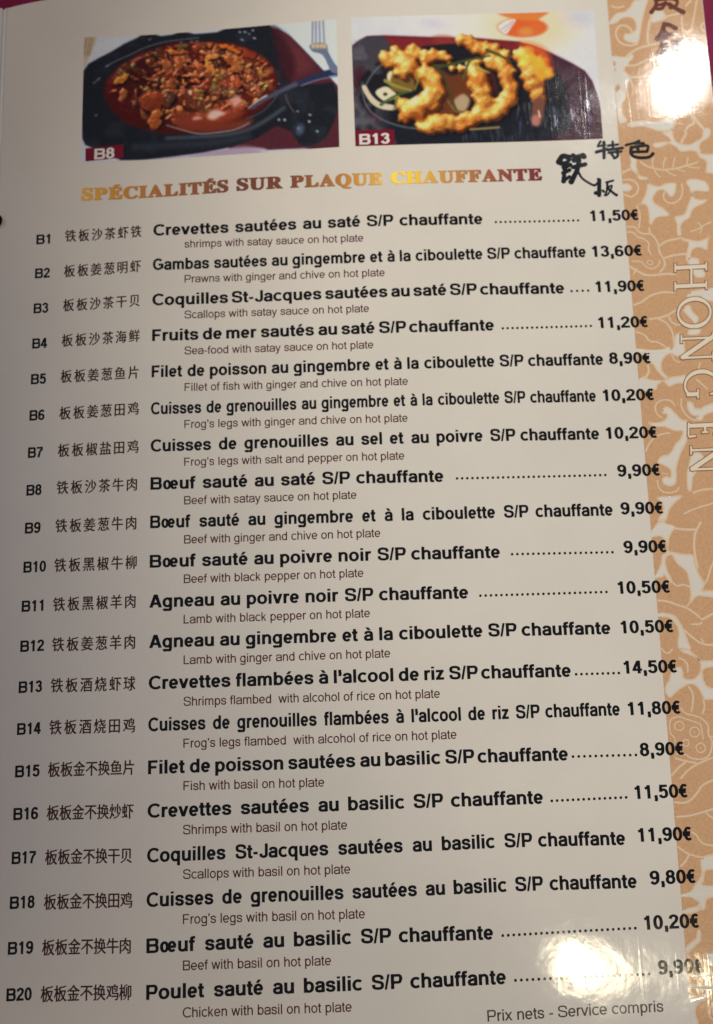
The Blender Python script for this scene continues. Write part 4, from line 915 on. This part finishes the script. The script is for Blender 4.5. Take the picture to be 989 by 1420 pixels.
# ------------------------------------------------------------------ the two printed dish photographs
class Picture:
    """a small painted print: colours laid down over a grid of points"""
    def __init__(self, quad_mm, quad_pic, nu, nv, seed):
        self.nu, self.nv = nu, nv
        u = np.linspace(0, 1, nu+1)[None, :].repeat(nv+1, 0).ravel()
        v = np.linspace(0, 1, nv+1)[:, None].repeat(nu+1, 1).ravel()
        q = np.array(quad_pic, float)
        B = lambda Q: ((1-u)*(1-v))[:, None]*Q[0] + (u*(1-v))[:, None]*Q[1] + (u*v)[:, None]*Q[2] + ((1-u)*v)[:, None]*Q[3]
        self.mm = B(np.array(quad_mm, float)); P = B(q)
        self.x, self.y = P[:, 0], P[:, 1]
        self.c = np.zeros((len(u), 3))
        self.rng = np.random.RandomState(seed)
    def noise(self, scale, seed, octaves=3):
        out = np.zeros(len(self.x)); amp = 1.0; tot = 0
        for o_ in range(octaves):
            g_ = np.random.RandomState(seed + 17*o_).rand(256, 256)
            X, Y = self.x/scale + 31.7*o_, self.y/scale + 11.3*o_
            i, j = np.floor(X).astype(int), np.floor(Y).astype(int)
            a, b = X - i, Y - j
            a, b = a*a*(3-2*a), b*b*(3-2*b)
            G = lambda ii, jj: g_[ii % 256, jj % 256]
            out += amp*((G(i, j)*(1-a) + G(i+1, j)*a)*(1-b) + (G(i, j+1)*(1-a) + G(i+1, j+1)*a)*b)
            tot += amp; amp *= 0.55; scale *= 0.5
        return out/tot
    def mix(self, mask, col):
        col = np.asarray(col, float)
        self.c = self.c*(1-mask[:, None]) + col*mask[:, None]
    def warp(self, amt, scale, seed):
        return amt*(self.noise(scale, seed, 2) - .5), amt*(self.noise(scale, seed + 5, 2) - .5)
    def sdf_poly(self, pts, wob=(0, 0)):
        p = np.asarray(pts, float); X, Y = self.x + wob[0], self.y + wob[1]
        d = np.full(len(X), 1e9); inside = np.zeros(len(X), bool)
        for (x0, y0), (x1, y1) in zip(p, np.roll(p, -1, 0)):
            ex, ey = x1-x0, y1-y0
            t = np.clip(((X-x0)*ex + (Y-y0)*ey)/max(ex*ex + ey*ey, 1e-9), 0, 1)
            d = np.minimum(d, (X-x0-t*ex)**2 + (Y-y0-t*ey)**2)
            cr = ((y0 > Y) != (y1 > Y))
            with np.errstate(divide='ignore', invalid='ignore'):
                inside ^= cr & (X < (x1-x0)*(Y-y0)/(y1-y0 if y1 != y0 else 1e-9) + x0)
        d = np.sqrt(d)
        return np.where(inside, d, -d)
    def poly(self, pts, col, soft=0.7, smooth=True, wob=(0, 0), a=1.0):
        p = catmull(pts, 4, closed=True) if smooth else pts
        s = self.sdf_poly(p, wob)
        m_ = np.clip(s/(2*soft) + .5, 0, 1)*a
        self.mix(m_, col); return s
    def dist_line(self, pts, wob=(0, 0)):
        p = catmull(pts, 4); X, Y = self.x + wob[0], self.y + wob[1]
        best = np.full(len(X), 1e9); tt = np.zeros(len(X)); n = len(p) - 1
        for i in range(n):
            (x0, y0), (x1, y1) = p[i], p[i+1]
            ex, ey = x1-x0, y1-y0
            t = np.clip(((X-x0)*ex + (Y-y0)*ey)/max(ex*ex + ey*ey, 1e-9), 0, 1)
            d = np.hypot(X-x0-t*ex, Y-y0-t*ey)
            k_ = d < best
            best[k_] = d[k_]; tt[k_] = (i + t[k_])/n
        return best, tt
    def stroke(self, pts, w, col, soft=0.6, w1=None, a=1.0, wob=(0, 0)):
        d, t = self.dist_line(pts, wob)
        half = (w + ((w1 if w1 is not None else w) - w)*t)/2
        self.mix(np.clip((half - d)/(2*soft) + .5, 0, 1)*a, col)
    def ell(self, cx, cy, rx, ry, ang, col, soft=0.7, a=1.0, wob=(0, 0)):
        X, Y = self.x - cx + wob[0], self.y - cy + wob[1]
        c_, s_ = math.cos(math.radians(ang)), math.sin(math.radians(ang))
        r = np.hypot((X*c_ + Y*s_)/rx, (-X*s_ + Y*c_)/ry)
        m_ = np.clip((1-r)*min(rx, ry)/(2*soft) + .5, 0, 1)*a
        self.mix(m_, col); return r
    def relief(self, lumps, floor, bump, wob):
        """heap of ellipsoid lumps -> height (over the picture) and the topmost lump at each point"""
        H = floor.copy(); top = np.full(len(self.x), -1)
        X0, Y0 = self.x + wob[0], self.y + wob[1]
        for i, (cx, cy, rx, ry, an, hz, base) in enumerate(lumps):
            k = np.nonzero((np.abs(X0 - cx) < max(rx, ry)*1.05) & (np.abs(Y0 - cy) < max(rx, ry)*1.05))[0]
            X, Y = X0[k] - cx, Y0[k] - cy
            c_, s_ = math.cos(math.radians(an)), math.sin(math.radians(an))
            r2 = ((X*c_ + Y*s_)/rx)**2 + ((-X*s_ + Y*c_)/ry)**2
            h = np.where(r2 < 1, base + hz*np.sqrt(np.clip(1-r2, 0, 1)), -1e9)
            up = h > H[k]
            H[k[up]] = h[up]; top[k[up]] = i
        return H + bump, top
    def smooth(self, a, r=1):
        g_ = a.reshape(self.nv+1, self.nu+1, -1)
        for ax in (0, 1):
            pad = [(0, 0)]*3; pad[ax] = (r, r)
            q = np.pad(g_, pad, mode='edge'); n = g_.shape[ax]
            g_ = sum(np.take(q, np.arange(i, i + n), ax) for i in range(2*r+1))/(2*r+1)
        return g_.reshape(a.shape)
    def shade(self, H, soft=5):
        """-> lambert, gloss and crevice terms of a height field (light from the upper left)"""
        g_ = H.reshape(self.nv+1, self.nu+1)
        dx = abs(self.x[1] - self.x[0]); dy = abs(self.y[self.nu+1] - self.y[0])
        gy, gx_ = np.gradient(g_, dy, dx)
        nz_ = 1/np.sqrt(1 + gx_**2 + gy**2)
        nx_, ny_ = -gx_*nz_, -gy*nz_
        lx, ly, lz = -.42, -.58, .70
        lam = np.clip(nx_*lx + ny_*ly + nz_*lz, 0, 1)
        hx, hy, hz = -.24, -.33, .913
        sp_ = np.clip(nx_*hx + ny_*hy + nz_*hz, 0, 1)
        blur = g_.copy()
        for ax in (0, 1):
            acc = np.zeros_like(blur)
            for q in range(-soft, soft+1): acc += np.roll(blur, q, ax)
            blur = acc/(2*soft+1)
        ao = np.clip(1 - (blur - g_)*.16, .30, 1.12)
        return lam.ravel(), sp_.ravel(), ao.ravel()
    def build(self, parent, paper_rgb, label, grain):
        self.c = .35*self.c + .65*self.smooth(self.c, 1)      # the print is a little soft
        n = self.noise(1.6, 99, 2) - .5
        c = np.clip(self.c + grain*n[:, None], 0, 255)/255.0
        L_ = np.where(c <= .04045, c/12.92, ((c + .055)/1.055)**2.4)
        # what the print itself reflects, from how it reads beside bare card in the same light
        alb = np.clip(L_*PRINT_GAIN/np.array(lin(paper_rgb))*np.array(PAPER), 0.003, 0.85)
        z = bend(self.mm[:, 0]) + 0.018
        nu, nv = self.nu, self.nv
        F = [(j*(nu+1)+i, (j+1)*(nu+1)+i, (j+1)*(nu+1)+i+1, j*(nu+1)+i+1) for j in range(nv) for i in range(nu)]
        o = link('dish_photo', np.column_stack([self.mm, z])*MM, F, M['photo'], parent)
        at = o.data.color_attributes.new('print', 'FLOAT_COLOR', 'POINT')
        at.data.foreach_set('color', np.column_stack([alb, np.ones(len(alb))]).astype(np.float32).ravel())
        return tag(o, label)
PRINT_GAIN = 0.97

def caption(photo, quad, text, box):
    k_ = Ink(0.026)
    q = np.array(quad)
    g_ = [q[0]*(1-a)*(1-b) + q[1]*a*(1-b) + q[2]*a*b + q[3]*(1-a)*b for b in (0, .5, 1) for a in np.linspace(0, 1, 9)]
    k_.add(g_, [(j*9+i, (j+1)*9+i, (j+1)*9+i+1, j*9+i+1) for j in range(2) for i in range(8)])
    k_.build('caption_tag', M['crimson'], photo)
    k_ = Ink(0.040); put_text(k_, text, *box, 3.55, True)
    k_.build('caption_number', M['white'], photo)

a_ = lambda *p: [(100 + x/4.945, 10 + y/4.945) for x, y in p]      # picture coordinates, left half
b_ = lambda *p: [(280 + x/4.945, 10 + y/4.945) for x, y in p]      # picture coordinates, right half
P = Picture([(-19.7,85.1),(59.28,90.12),(59.08,46.19),(-19.66,42.75)], [(116.8, 51.5), (466.5, 26.6), (470.7, 203.7), (112.5, 224.4)], 380, 200, 4)
P.c[:] = (160, 152, 148)
sh = P.noise(30, 3, 2)[:, None]
P.c += 10*(sh - .5)
P.poly([(370, 20), (480, 15), (480, 130), (440, 100), (390, 50)], (166, 178, 190), 4)
P.poly(a_((70, 195), (165, 200), (130, 300), (95, 390), (60, 420)), (158, 132, 100), 1.5)
for dx in (0, 22, 40): P.stroke(a_((100+dx, 205), (80+dx*.9, 330)), 1.6, (120, 92, 66), .8)
# wooden tray
P.poly(b_((420, 135), (520, 140), (600, 190), (660, 250), (800, 400), (930, 540), (990, 700), (990, 1000), (700, 965), (400, 975), (200, 1000), (150, 900), (400, 500)), (64, 25, 28), 1.0, False)
P.poly(b_((480, 150), (560, 170), (640, 260), (760, 400), (640, 470), (560, 380)), (78, 32, 32), 6)
P.poly(a_((300, 1030), (989, 970), (1300, 960), (1300, 1010), (989, 1010), (600, 1050)), (150, 138, 140), 2)
P.poly(b_((-60, 985), (120, 965), (300, 950), (400, 985), (300, 1010), (-60, 1010)), (138, 112, 118), 4)
# cast iron plate
P.poly(a_((62, 690), (78, 440), (110, 390), (180, 345), (260, 300), (350, 240), (440, 195), (475, 170), (540, 166), (600, 182), (680, 172), (735, 152), (790, 158), (830, 168), (900, 165), (989, 158), (1040, 135), (1110, 118), (1350, 108), (1370, 140), (1440, 240), (1490, 400), (1500, 560), (1560, 540), (1790, 520), (1830, 640), (1810, 760), (1740, 900), (1640, 955), (1560, 945), (1500, 850), (1400, 810), (1270, 890), (1090, 950), (890, 985), (700, 1010), (480, 1035), (330, 1040), (90, 945), (70, 905)), (21, 21, 23), .9, False)
P.poly(b_((470, 130), (520, 150), (590, 260), (640, 400), (600, 520), (540, 420), (500, 250)), (48, 18, 20), 5)
nz = P.noise(26, 8, 3)
P.mix(np.clip((nz - .55)*2.2, 0, .35)*((P.c.sum(1) < 90)), (44, 44, 49))
P.stroke(a_((225, 405), (290, 365), (400, 312), (500, 262), (620, 225), (740, 208), (860, 195)), 1.3, (104, 98, 98), .8, a=.8)
P.stroke(a_((640, 888), (850, 880), (1050, 868), (1200, 835), (1330, 770), (1450, 690)), 4.5, (64, 65, 70), 2.5, a=.8)
P.stroke(a_((420, 950), (700, 935), (1000, 918), (1200, 880)), 9, (34, 35, 38), 4)
# sauce pool
wb = P.warp(6, 16, 21)
P.ell(264, 119, 121, 64, -5, (58, 13, 9), 1.5, wob=wb)
body = np.clip((1 - np.hypot((P.x-264)/121, (P.y-119 + .07*(P.x-264))/64))*12, 0, 1)
P.mix(body*np.clip((P.x - 190)/110, 0, 1)*.8, (98, 28, 13))
P.mix(body*np.clip((P.noise(22, 33, 3) - .45)*2.5, 0, 1)*.8, (74, 18, 11))
P.poly(a_((250, 500), (400, 560), (430, 660), (470, 770), (380, 770), (300, 690), (250, 600)), (72, 13, 10), 4)
# heap of shredded beef and vegetables in the sauce
VEG = ((a_((650, 275), (720, 275), (765, 300), (700, 320), (645, 300)), (200, 116, 40)), (a_((280, 500), (340, 450), (395, 440), (390, 490), (330, 520), (290, 530)), (206, 134, 46)),
                 (a_((520, 840), (515, 760), (560, 690), (610, 650), (622, 780), (570, 835)), (182, 104, 38)), (a_((440, 600), (600, 545), (645, 640), (570, 700), (500, 690)), (142, 62, 26)),
                 (a_((610, 350), (670, 360), (700, 430), (650, 450), (605, 400)), (150, 88, 44)), (a_((640, 545), (690, 560), (690, 640), (650, 690), (620, 650)), (96, 62, 36)), (a_((720, 545), (800, 560), (830, 650), (740, 620)), (128, 66, 36)),
                 (b_((100, 250), (150, 240), (260, 290), (265, 320), (200, 300), (140, 280)), (212, 118, 36)), (b_((180, 390), (210, 345), (270, 360), (275, 450), (210, 455)), (200, 124, 50)),
                 (b_((20, 330), (100, 305), (110, 350), (40, 350)), (204, 128, 50)), (b_((0, 350), (50, 360), (95, 430), (70, 460), (20, 400)), (208, 138, 54)), (b_((80, 460), (120, 400), (170, 440), (170, 490), (100, 500)), (136, 98, 40)),
                 (b_((420, 290), (460, 270), (490, 320), (470, 370), (420, 340)), (166, 106, 34)), (b_((185, 475), (240, 480), (290, 520), (240, 560), (200, 520)), (198, 92, 40)), (b_((140, 190), (190, 165), (240, 200), (200, 250), (150, 240)), (168, 62, 28)),
                 (b_((270, 260), (360, 230), (395, 320), (330, 350), (280, 310)), (160, 66, 30)), (b_((30, 250), (55, 205), (70, 250), (50, 265)), (196, 110, 40)), (b_((410, 415), (450, 370), (460, 390), (425, 420)), (190, 110, 60)), (b_((140, 340), (190, 330), (220, 370), (180, 390)), (182, 100, 40)), (b_((-60, 380), (0, 370), (10, 470), (-50, 480)), (176, 100, 48)))
pal = [(118, 56, 26), (142, 74, 34), (98, 36, 18), (154, 84, 38), (128, 58, 28), (106, 42, 22), (140, 66, 32), (112, 62, 32), (88, 46, 26), (104, 80, 36), (116, 40, 18), (150, 92, 40)]
r = P.rng
lumps, cols = [], []
for i in range(330):
    th, rr = r.rand()*6.283, r.rand()**.55
    px, py = 267 + 110*rr*math.cos(th), 113 + 56*rr*math.sin(th) - .07*110*rr*math.cos(th)
    if px < 205 and r.rand() < .62: continue
    edge_ = 1 - rr
    big = r.rand() < .35
    lumps.append((px, py, (8 + 7*r.rand()) if big else (4.5 + 5.5*r.rand()), (4.2 + 3.2*r.rand()) if big else (2.0 + 2.2*r.rand()), r.normal(20, 45), 2.0 + 2.0*r.rand(), .4 + 3.6*edge_*r.rand() + 1.6*edge_ + (0 if big else .8)))
    cols.append(np.array(pal[r.randint(len(pal))])*(.82 + .36*r.rand())*(.8 if px < 225 else 1.08))
for pts, col in VEG:
    p = np.array(pts); c0_ = p.mean(0); q = p - c0_
    ev, evec = np.linalg.eigh(q.T @ q/len(q))
    lumps.append((c0_[0], c0_[1], 1.22*math.sqrt(ev[1])+.6, 1.18*math.sqrt(ev[0])+.4, math.degrees(math.atan2(evec[1, 1], evec[0, 1])), 1.7, 5.4))
    cols.append(np.array(col)*np.array((.84, .74, .72))*(.88 + .2*r.rand()))
floor = np.clip(body*2, 0, 2) + 1.2*P.noise(26, 61, 2)
H, top = P.relief(lumps, floor, .9*P.noise(5, 71, 2) + .35*P.noise(2.2, 72, 1), P.warp(7, 6, 73))
H = P.smooth(H, 1)
lam, sp_, ao = P.shade(H)
colr_ = np.vstack([np.array(cols), [[0, 0, 0]]])[top]
m_ = (top >= 0)[:, None]*np.clip(body*1.5, 0, 1)[:, None]
bs = np.where(m_ > 0, colr_, P.c)
fib = 1 + .22*(P.noise(3.0, 83, 2) - .5)
lit = bs*(np.clip(.20 + .98*lam, 0, 1.25)*ao*fib)[:, None] + (235, 176, 140)*(.45*np.clip((sp_ - .935)/.065, 0, 1)**1.6)[:, None]
P.c = P.c*(1 - body[:, None]) + lit*body[:, None]
P.c = P.c*(1 - .10*body[:, None]*np.array((.3, 1.0, 1.0)))
P.stroke(b_((70, 550), (150, 590), (210, 610), (260, 600)), 3.0, (92, 76, 40), 1.4, a=.6)
P.stroke(b_((40, 600), (120, 640), (190, 640)), 2.4, (104, 82, 44), 1.4, a=.5)
# sauce front with highlights
P.poly(b_((-150, 760), (-60, 720), (60, 700), (150, 690), (250, 640), (270, 720), (200, 770), (100, 790), (0, 790), (-120, 800)), (122, 46, 24), 5, a=.8)
P.poly(a_((680, 720), (760, 700), (900, 760), (1050, 780), (1230, 760), (1180, 820), (1000, 850), (850, 850), (720, 820)), (104, 38, 20), 4, a=.85)
for q, col, sf in ((b_((30, 745), (60, 705), (110, 700), (150, 725), (110, 745), (70, 765)), (206, 150, 128), 2.6), (b_((195, 640), (215, 610), (255, 610), (258, 650), (215, 680)), (188, 124, 104), 2.6), (b_((-70, 750), (-30, 740), (-10, 755), (-60, 765)), (188, 128, 108), 2), (b_((-100, 565), (-80, 560), (-78, 590), (-95, 588)), (220, 170, 130), 1.2)):
    P.poly(q, col, sf, a=.9)
for i in range(70):
    px, py = 330 + r.randn()*26, 112 + r.randn()*16
    P.ell(px, py, .6 + r.rand(), .5 + .6*r.rand(), r.rand()*180, (206, 140, 112), .6, .6)
for i in range(50):
    P.ell(225 + r.rand()*110, 70 + r.rand()*80, .5 + r.rand(), .5 + .5*r.rand(), r.rand()*180, (216, 160, 116), .6, .5)
P.stroke(a_((640, 800), (750, 832), (860, 858), (1000, 850), (1120, 830), (1210, 790)), 1.5, (128, 116, 114), .8, a=.9)
P.stroke(b_((300, 760), (400, 720), (470, 660), (515, 600)), 1.4, (92, 84, 84), .9, a=.6)
# spoon across the plate
P.stroke(b_((960, 445), (840, 462), (700, 510), (560, 560), (440, 620), (330, 690)), 10.5, (32, 34, 50), 1.0, w1=3.5)
P.stroke(b_((640, 530), (540, 575), (440, 625), (340, 690)), 5.5, (72, 64, 70), 2.2, w1=2)
P.stroke(b_((440, 605), (370, 645), (315, 690)), 2.6, (158, 140, 138), 1.0, w1=1.2)
P.stroke(b_((930, 480), (800, 500), (680, 540)), 1.6, (92, 92, 108), .8)
# fork on the white cloth
for x0, x1 in ((760, 758), (782, 784), (806, 812), (832, 842)):
    P.stroke(b_((x0, 92), (x1, 270)), 3.4, (112, 98, 98), .6)
    P.stroke(b_((x0+5, 92), (x1+5, 270)), .9, (168, 158, 158), .5)
P.poly(b_((742, 255), (850, 250), (868, 310), (912, 390), (960, 450), (890, 450), (830, 335), (755, 305)), (84, 84, 94), .8)
for x0 in (762, 790, 818, 842): P.ell(*b_((x0, 268))[0], 2.6, 3.6, 0, (196, 150, 96), 1.4, .8)
# sparkles on the iron
for q in ((740, 740), (660, 830), (320, 175), (355, 205), (290, 160), (255, 160), (525, 770), (565, 772), (790, 852), (735, 785), (655, 715), (270, 215), (345, 150)):
    P.ell(*b_(q)[0], 1.0 + r.rand()*1.2, .8 + .8*r.rand(), 20, (168, 168, 176), .8, .8)
P.ell(*b_((672, 838))[0], 5, 7, 15, (72, 76, 92), 3, .8)
for q in ((160, 742), (238, 398), (170, 500), (182, 488), (525, 207), (740, 228), (810, 222), (850, 220), (150, 518)):
    P.ell(*a_(q)[0], 2.0, 1.1, -30, (120, 116, 118), .9, .7)
P.stroke(b_((570, 600), (590, 660), (630, 720)), 1.6, (88, 72, 66), .9, a=.8)
photo_a = P.build(menu, (166, 149, 129), 'printed photo of beef in red sauce on a black iron hot plate', 9)
caption(photo_a, [(-18.47,47.25),(-7.15,48.81),(-7.09,44.43),(-18.37,42.94)], 'B8', (-15.79,43.59,-9.8,44.22))

c_4 = lambda *p: [(480 + x/4.945, y/4.945) for x, y in p]
d_5 = lambda *p: [(660 + x/4.945, y/4.945) for x, y in p]
P = Picture([(63.85,90.58),(141.11,91.81),(140.6,47.23),(64.04,46.27)], [(486.5, 24.3), (823.4, 13.8), (836.3, 192.1), (493.1, 202.8)], 370, 200, 9)
P.c[:] = (190, 182, 178)
P.c += 10*(P.noise(24, 3, 2)[:, None] - .5)
P.ell(700, 40, 90, 44, 0, (206, 186, 168), 22)
P.ell(735, 34, 60, 38, 0, (214, 176, 134), 14, .8)
P.ell(600, 33, 16, 6, 10, (170, 164, 176), 6, .6)
P.ell(805, 24, 22, 12, 0, (172, 168, 170), 8, .7)
# orange glass bowl
P.ell(*d_5((320, 185))[0], 34.5, 13.6, 0, (194, 82, 34), 1.4)
P.poly(d_5((160, 78), (490, 66), (440, 120), (400, 140), (260, 125), (200, 110)), (206, 106, 46), 1.5)
P.ell(*d_5((410, 190))[0], 12, 9, 0, (214, 92, 40), 4, .8)
P.ell(*d_5((340, 215))[0], 10, 6, 0, (222, 140, 70), 3, .6)
P.poly(d_5((150, 180), (200, 140), (272, 130), (240, 190), (205, 232), (160, 210)), (210, 190, 180), 1.0)
P.stroke(d_5((175, 200), (255, 140)), 1.0, (150, 90, 80), .6); P.stroke(d_5((195, 215), (262, 150)), 1.0, (160, 100, 90), .6)
P.stroke(d_5((150, 190), (200, 235), (300, 255), (420, 245)), 1.4, (150, 120, 110), .8, a=.7)
# lacquer tray
P.poly(c_4((20, 340), (42, 315), (90, 280), (140, 250), (240, 246), (600, 258), (890, 262), (1190, 285), (1300, 315), (1380, 350), (1560, 440), (1640, 490), (1690, 560), (1740, 700), (1780, 1000), (40, 1040)), (66, 27, 36), .8, False)
P.poly(c_4((250, 250), (600, 262), (890, 266), (1190, 290), (1150, 420), (700, 420), (330, 380)), (108, 30, 32), 3, False)
P.poly(c_4((600, 262), (740, 270), (740, 380), (640, 360)), (124, 40, 34), 5)
P.poly(d_5((500, 370), (600, 420), (730, 500), (790, 600), (830, 780), (820, 960), (600, 960), (620, 600)), (58, 30, 40), 6, False)
# iron plate
P.poly(c_4((44, 345), (120, 268), (245, 256), (300, 330), (230, 430), (130, 560), (105, 700), (170, 830), (90, 880), (50, 860), (50, 600)), (58, 52, 56), 2.5)
P.poly(c_4((60, 500), (110, 470), (130, 560), (80, 640), (55, 620)), (66, 26, 34), 5)
P.ell(642, 128, 146, 67, 1, (25, 24, 27), 1.2)
P.poly(c_4((60, 870), (300, 830), (800, 860), (1500, 700), (1560, 860), (1400, 960), (900, 985), (60, 1010)), (25, 26, 31), 3, False)
nz = P.noise(20, 12, 3)
P.mix(np.clip((nz - .5)*3, 0, .5)*np.clip((545 - P.x)/30, 0, 1)*(P.y > 55), (98, 94, 98))
P.stroke(c_4((290, 410), (200, 490), (140, 580), (118, 660), (160, 760), (260, 830), (380, 870), (500, 885)), 2.0, (96, 94, 98), 1.0, a=.9)
P.stroke(c_4((60, 850), (110, 830), (180, 850), (260, 920), (330, 980)), 5, (82, 78, 82), 3, a=.7)
for i in range(60):  # upright glare streaks of the glossy film, painted into the print colour
    px = 715 + r.rand()*115; py = 138 + r.rand()*38 - .08*(px - 715); ln = 3 + 11*r.rand()
    P.stroke([(px, py), (px + .6, py + ln)], .8 + .9*r.rand(), (86 + 70*r.rand(),)*2 + (104 + 70*r.rand(),), .7, a=.25 + .5*r.rand())
for i in range(36):  # fainter painted glare streaks along the front of the plate
    px = 640 + r.rand()*110; py = 178 + r.rand()*12
    P.stroke([(px, py), (px + 1, py + 4 + 8*r.rand())], 1.2, (70, 76, 82), .8, a=.5)
for q in ((760, 690), (540, 790), (655, 750)): P.stroke(d_5(q, (q[0]+10, q[1]+70)), 1.6, (186, 190, 198), .8)  # three brighter glare streaks, painted in as well
# onion and shadowed middle
P.poly(c_4((108, 605), (135, 592), (170, 650), (230, 705), (330, 728), (330, 760), (240, 752), (165, 705)), (190, 168, 140), .8)
P.poly(c_4((200, 640), (262, 600), (312, 620), (345, 665), (270, 702)), (198, 180, 146), .8)
P.ell(*c_4((268, 652))[0], 3, 2.4, 0, (60, 48, 30), .8)
P.poly(c_4((280, 520), (320, 490), (350, 560), (300, 590)), (206, 184, 140), 1)
P.poly(c_4((330, 500), (440, 520), (470, 620), (360, 640), (300, 600)), (110, 78, 36), 2)
P.poly(c_4((600, 450), (720, 520), (860, 480), (860, 640), (820, 760), (700, 800), (560, 790), (640, 640)), (92, 46, 24), 3)
P.poly(c_4((740, 690), (800, 648), (845, 690), (810, 765), (745, 745)), (158, 130, 98), 2)
P.poly(d_5((20, 480), (120, 500), (150, 620), (110, 680), (60, 600)), (60, 28, 26), 3)
# battered prawns: one heap of knobbly lumps
LUMPS = [(290,410,50),(330,375,38),(375,420,52),(420,470,60),(455,350,40),(480,380,34),(400,520,34),(350,500,30),
 (545,400,34),(600,388,36),(650,392,32),(690,408,28),
 (800,285,38),(850,300,42),(900,322,42),(960,335,45),(1020,350,42),(1080,378,38),
 (730,470,24),(790,470,22),(850,440,24),(900,415,24),
 (1000,430,46),(1060,440,50),(1098,500,52),(1112,560,48),
 (1230,370,48),(1250,430,60),(1272,500,64),(1292,570,58),(1315,640,50),(1325,690,40),(1340,440,44),(1390,500,30),(1180,380,34),
 (880,500,48),(905,560,60),(935,630,62),(945,700,62),(915,765,54),
 (545,520,60),(588,570,64),(598,640,66),(562,705,70),(500,748,66),(432,765,58),(385,728,40),(362,712,30),(385,818,26),(405,835,22),
 (1135,610,50),(1115,675,54),(1070,725,54),(1015,765,50),
 (535,865,40),(590,855,52),(650,848,54),(720,850,48),(785,855,46),(840,822,54),(900,795,52),(960,785,50)]
rl = np.random.RandomState(5)
lumps = []
for i, (cx, cy, rr) in enumerate(LUMPS):
    q = c_4((cx, cy))[0]; rr = rr/4.945
    lumps.append((q[0], q[1], rr*1.34, rr*1.18, rl.rand()*180, rr*.70, 2 + .05*i))
    for k_ in range(4):
        an = rl.rand()*6.283; d_ = rr*(.45 + .5*rl.rand())
        lumps.append((q[0] + d_*math.cos(an), q[1] + d_*math.sin(an), rr*(.40 + .30*rl.rand()), rr*(.30 + .25*rl.rand()), rl.rand()*180, rr*.15, 2 + .05*i + rr*.46*(1 - (d_/rr)**2*.5)))
H, top = P.relief(lumps, np.zeros(len(P.x)), np.zeros(len(P.x)), P.warp(7, 9, 91))
on = np.clip(np.where(top >= 0, 1.0, 0.0), 0, 1)
on_g = on.reshape(P.nv+1, P.nu+1)
on_s = (on_g + np.roll(on_g, 1, 0) + np.roll(on_g, -1, 0) + np.roll(on_g, 1, 1) + np.roll(on_g, -1, 1))/5
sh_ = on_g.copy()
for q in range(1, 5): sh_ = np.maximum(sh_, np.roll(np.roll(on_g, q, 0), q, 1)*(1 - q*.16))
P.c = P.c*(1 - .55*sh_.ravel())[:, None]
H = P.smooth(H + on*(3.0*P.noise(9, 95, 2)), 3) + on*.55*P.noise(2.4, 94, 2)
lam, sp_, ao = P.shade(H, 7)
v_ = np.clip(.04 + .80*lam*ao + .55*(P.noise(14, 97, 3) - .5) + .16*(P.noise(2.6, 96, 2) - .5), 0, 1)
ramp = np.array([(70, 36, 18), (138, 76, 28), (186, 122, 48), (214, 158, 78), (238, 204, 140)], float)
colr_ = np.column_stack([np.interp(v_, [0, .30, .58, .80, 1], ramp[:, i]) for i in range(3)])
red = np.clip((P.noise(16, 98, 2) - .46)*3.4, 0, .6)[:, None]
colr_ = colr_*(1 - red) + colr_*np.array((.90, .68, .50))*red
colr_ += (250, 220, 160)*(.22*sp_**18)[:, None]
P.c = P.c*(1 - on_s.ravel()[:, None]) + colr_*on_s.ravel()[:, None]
# flame on the right hand prawn
P.poly(d_5((300, 290), (400, 300), (490, 350), (520, 460), (470, 470), (430, 400), (340, 340)), (214, 84, 26), 5, a=.75)
P.poly(d_5((380, 380), (450, 400), (500, 480), (535, 520), (450, 545), (400, 500)), (236, 150, 36), 3, a=.85)
P.ell(*d_5((340, 400))[0], 9, 12, 20, (240, 176, 50), 5, .6)
# tail
P.poly(d_5((395, 690), (470, 680), (465, 790), (440, 850), (385, 845)), (104, 62, 48), 2)
P.poly(d_5((385, 800), (440, 790), (430, 860), (388, 850)), (176, 108, 96), 2, a=.8)
P.stroke(d_5((430, 760), (440, 800)), 2, (220, 180, 150), .8)
# spring onion
for q, w_, col in ((c_4((600, 458), (700, 450), (830, 415), (985, 385)), 5.2, (58, 62, 30)), (c_4((610, 465), (680, 550), (715, 660), (770, 790)), 4.2, (62, 54, 28)), (c_4((240, 722), (340, 662), (440, 630)), 4.4, (66, 82, 36)), (c_4((270, 560), (330, 592), (445, 625)), 5.5, (128, 122, 52)), (c_4((845, 420), (820, 480), (800, 545)), 4.6, (74, 78, 38)), (d_5((75, 345), (160, 378), (240, 425)), 5.2, (70, 66, 32)), (c_4((350, 680), (325, 760)), 3.2, (80, 92, 40)), (c_4((480, 500), (490, 560), (470, 620)), 3.2, (124, 112, 40)), (d_5((0, 470), (40, 480), (90, 500)), 3.6, (150, 136, 56)), (c_4((700, 700), (740, 760), (790, 770)), 3, (110, 84, 36))):
    P.stroke(q, w_, col, .9, w1=w_*.5)
P.stroke(c_4((850, 888), (950, 880), (1050, 872)), 2.4, (150, 120, 66), 1)
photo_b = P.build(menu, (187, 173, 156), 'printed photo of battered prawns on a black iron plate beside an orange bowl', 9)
caption(photo_b, [(64.17,51.65),(76.14,51.61),(76.04,46.46),(64.15,46.35)], 'B13', (65.28,46.76,74.62,46.98))
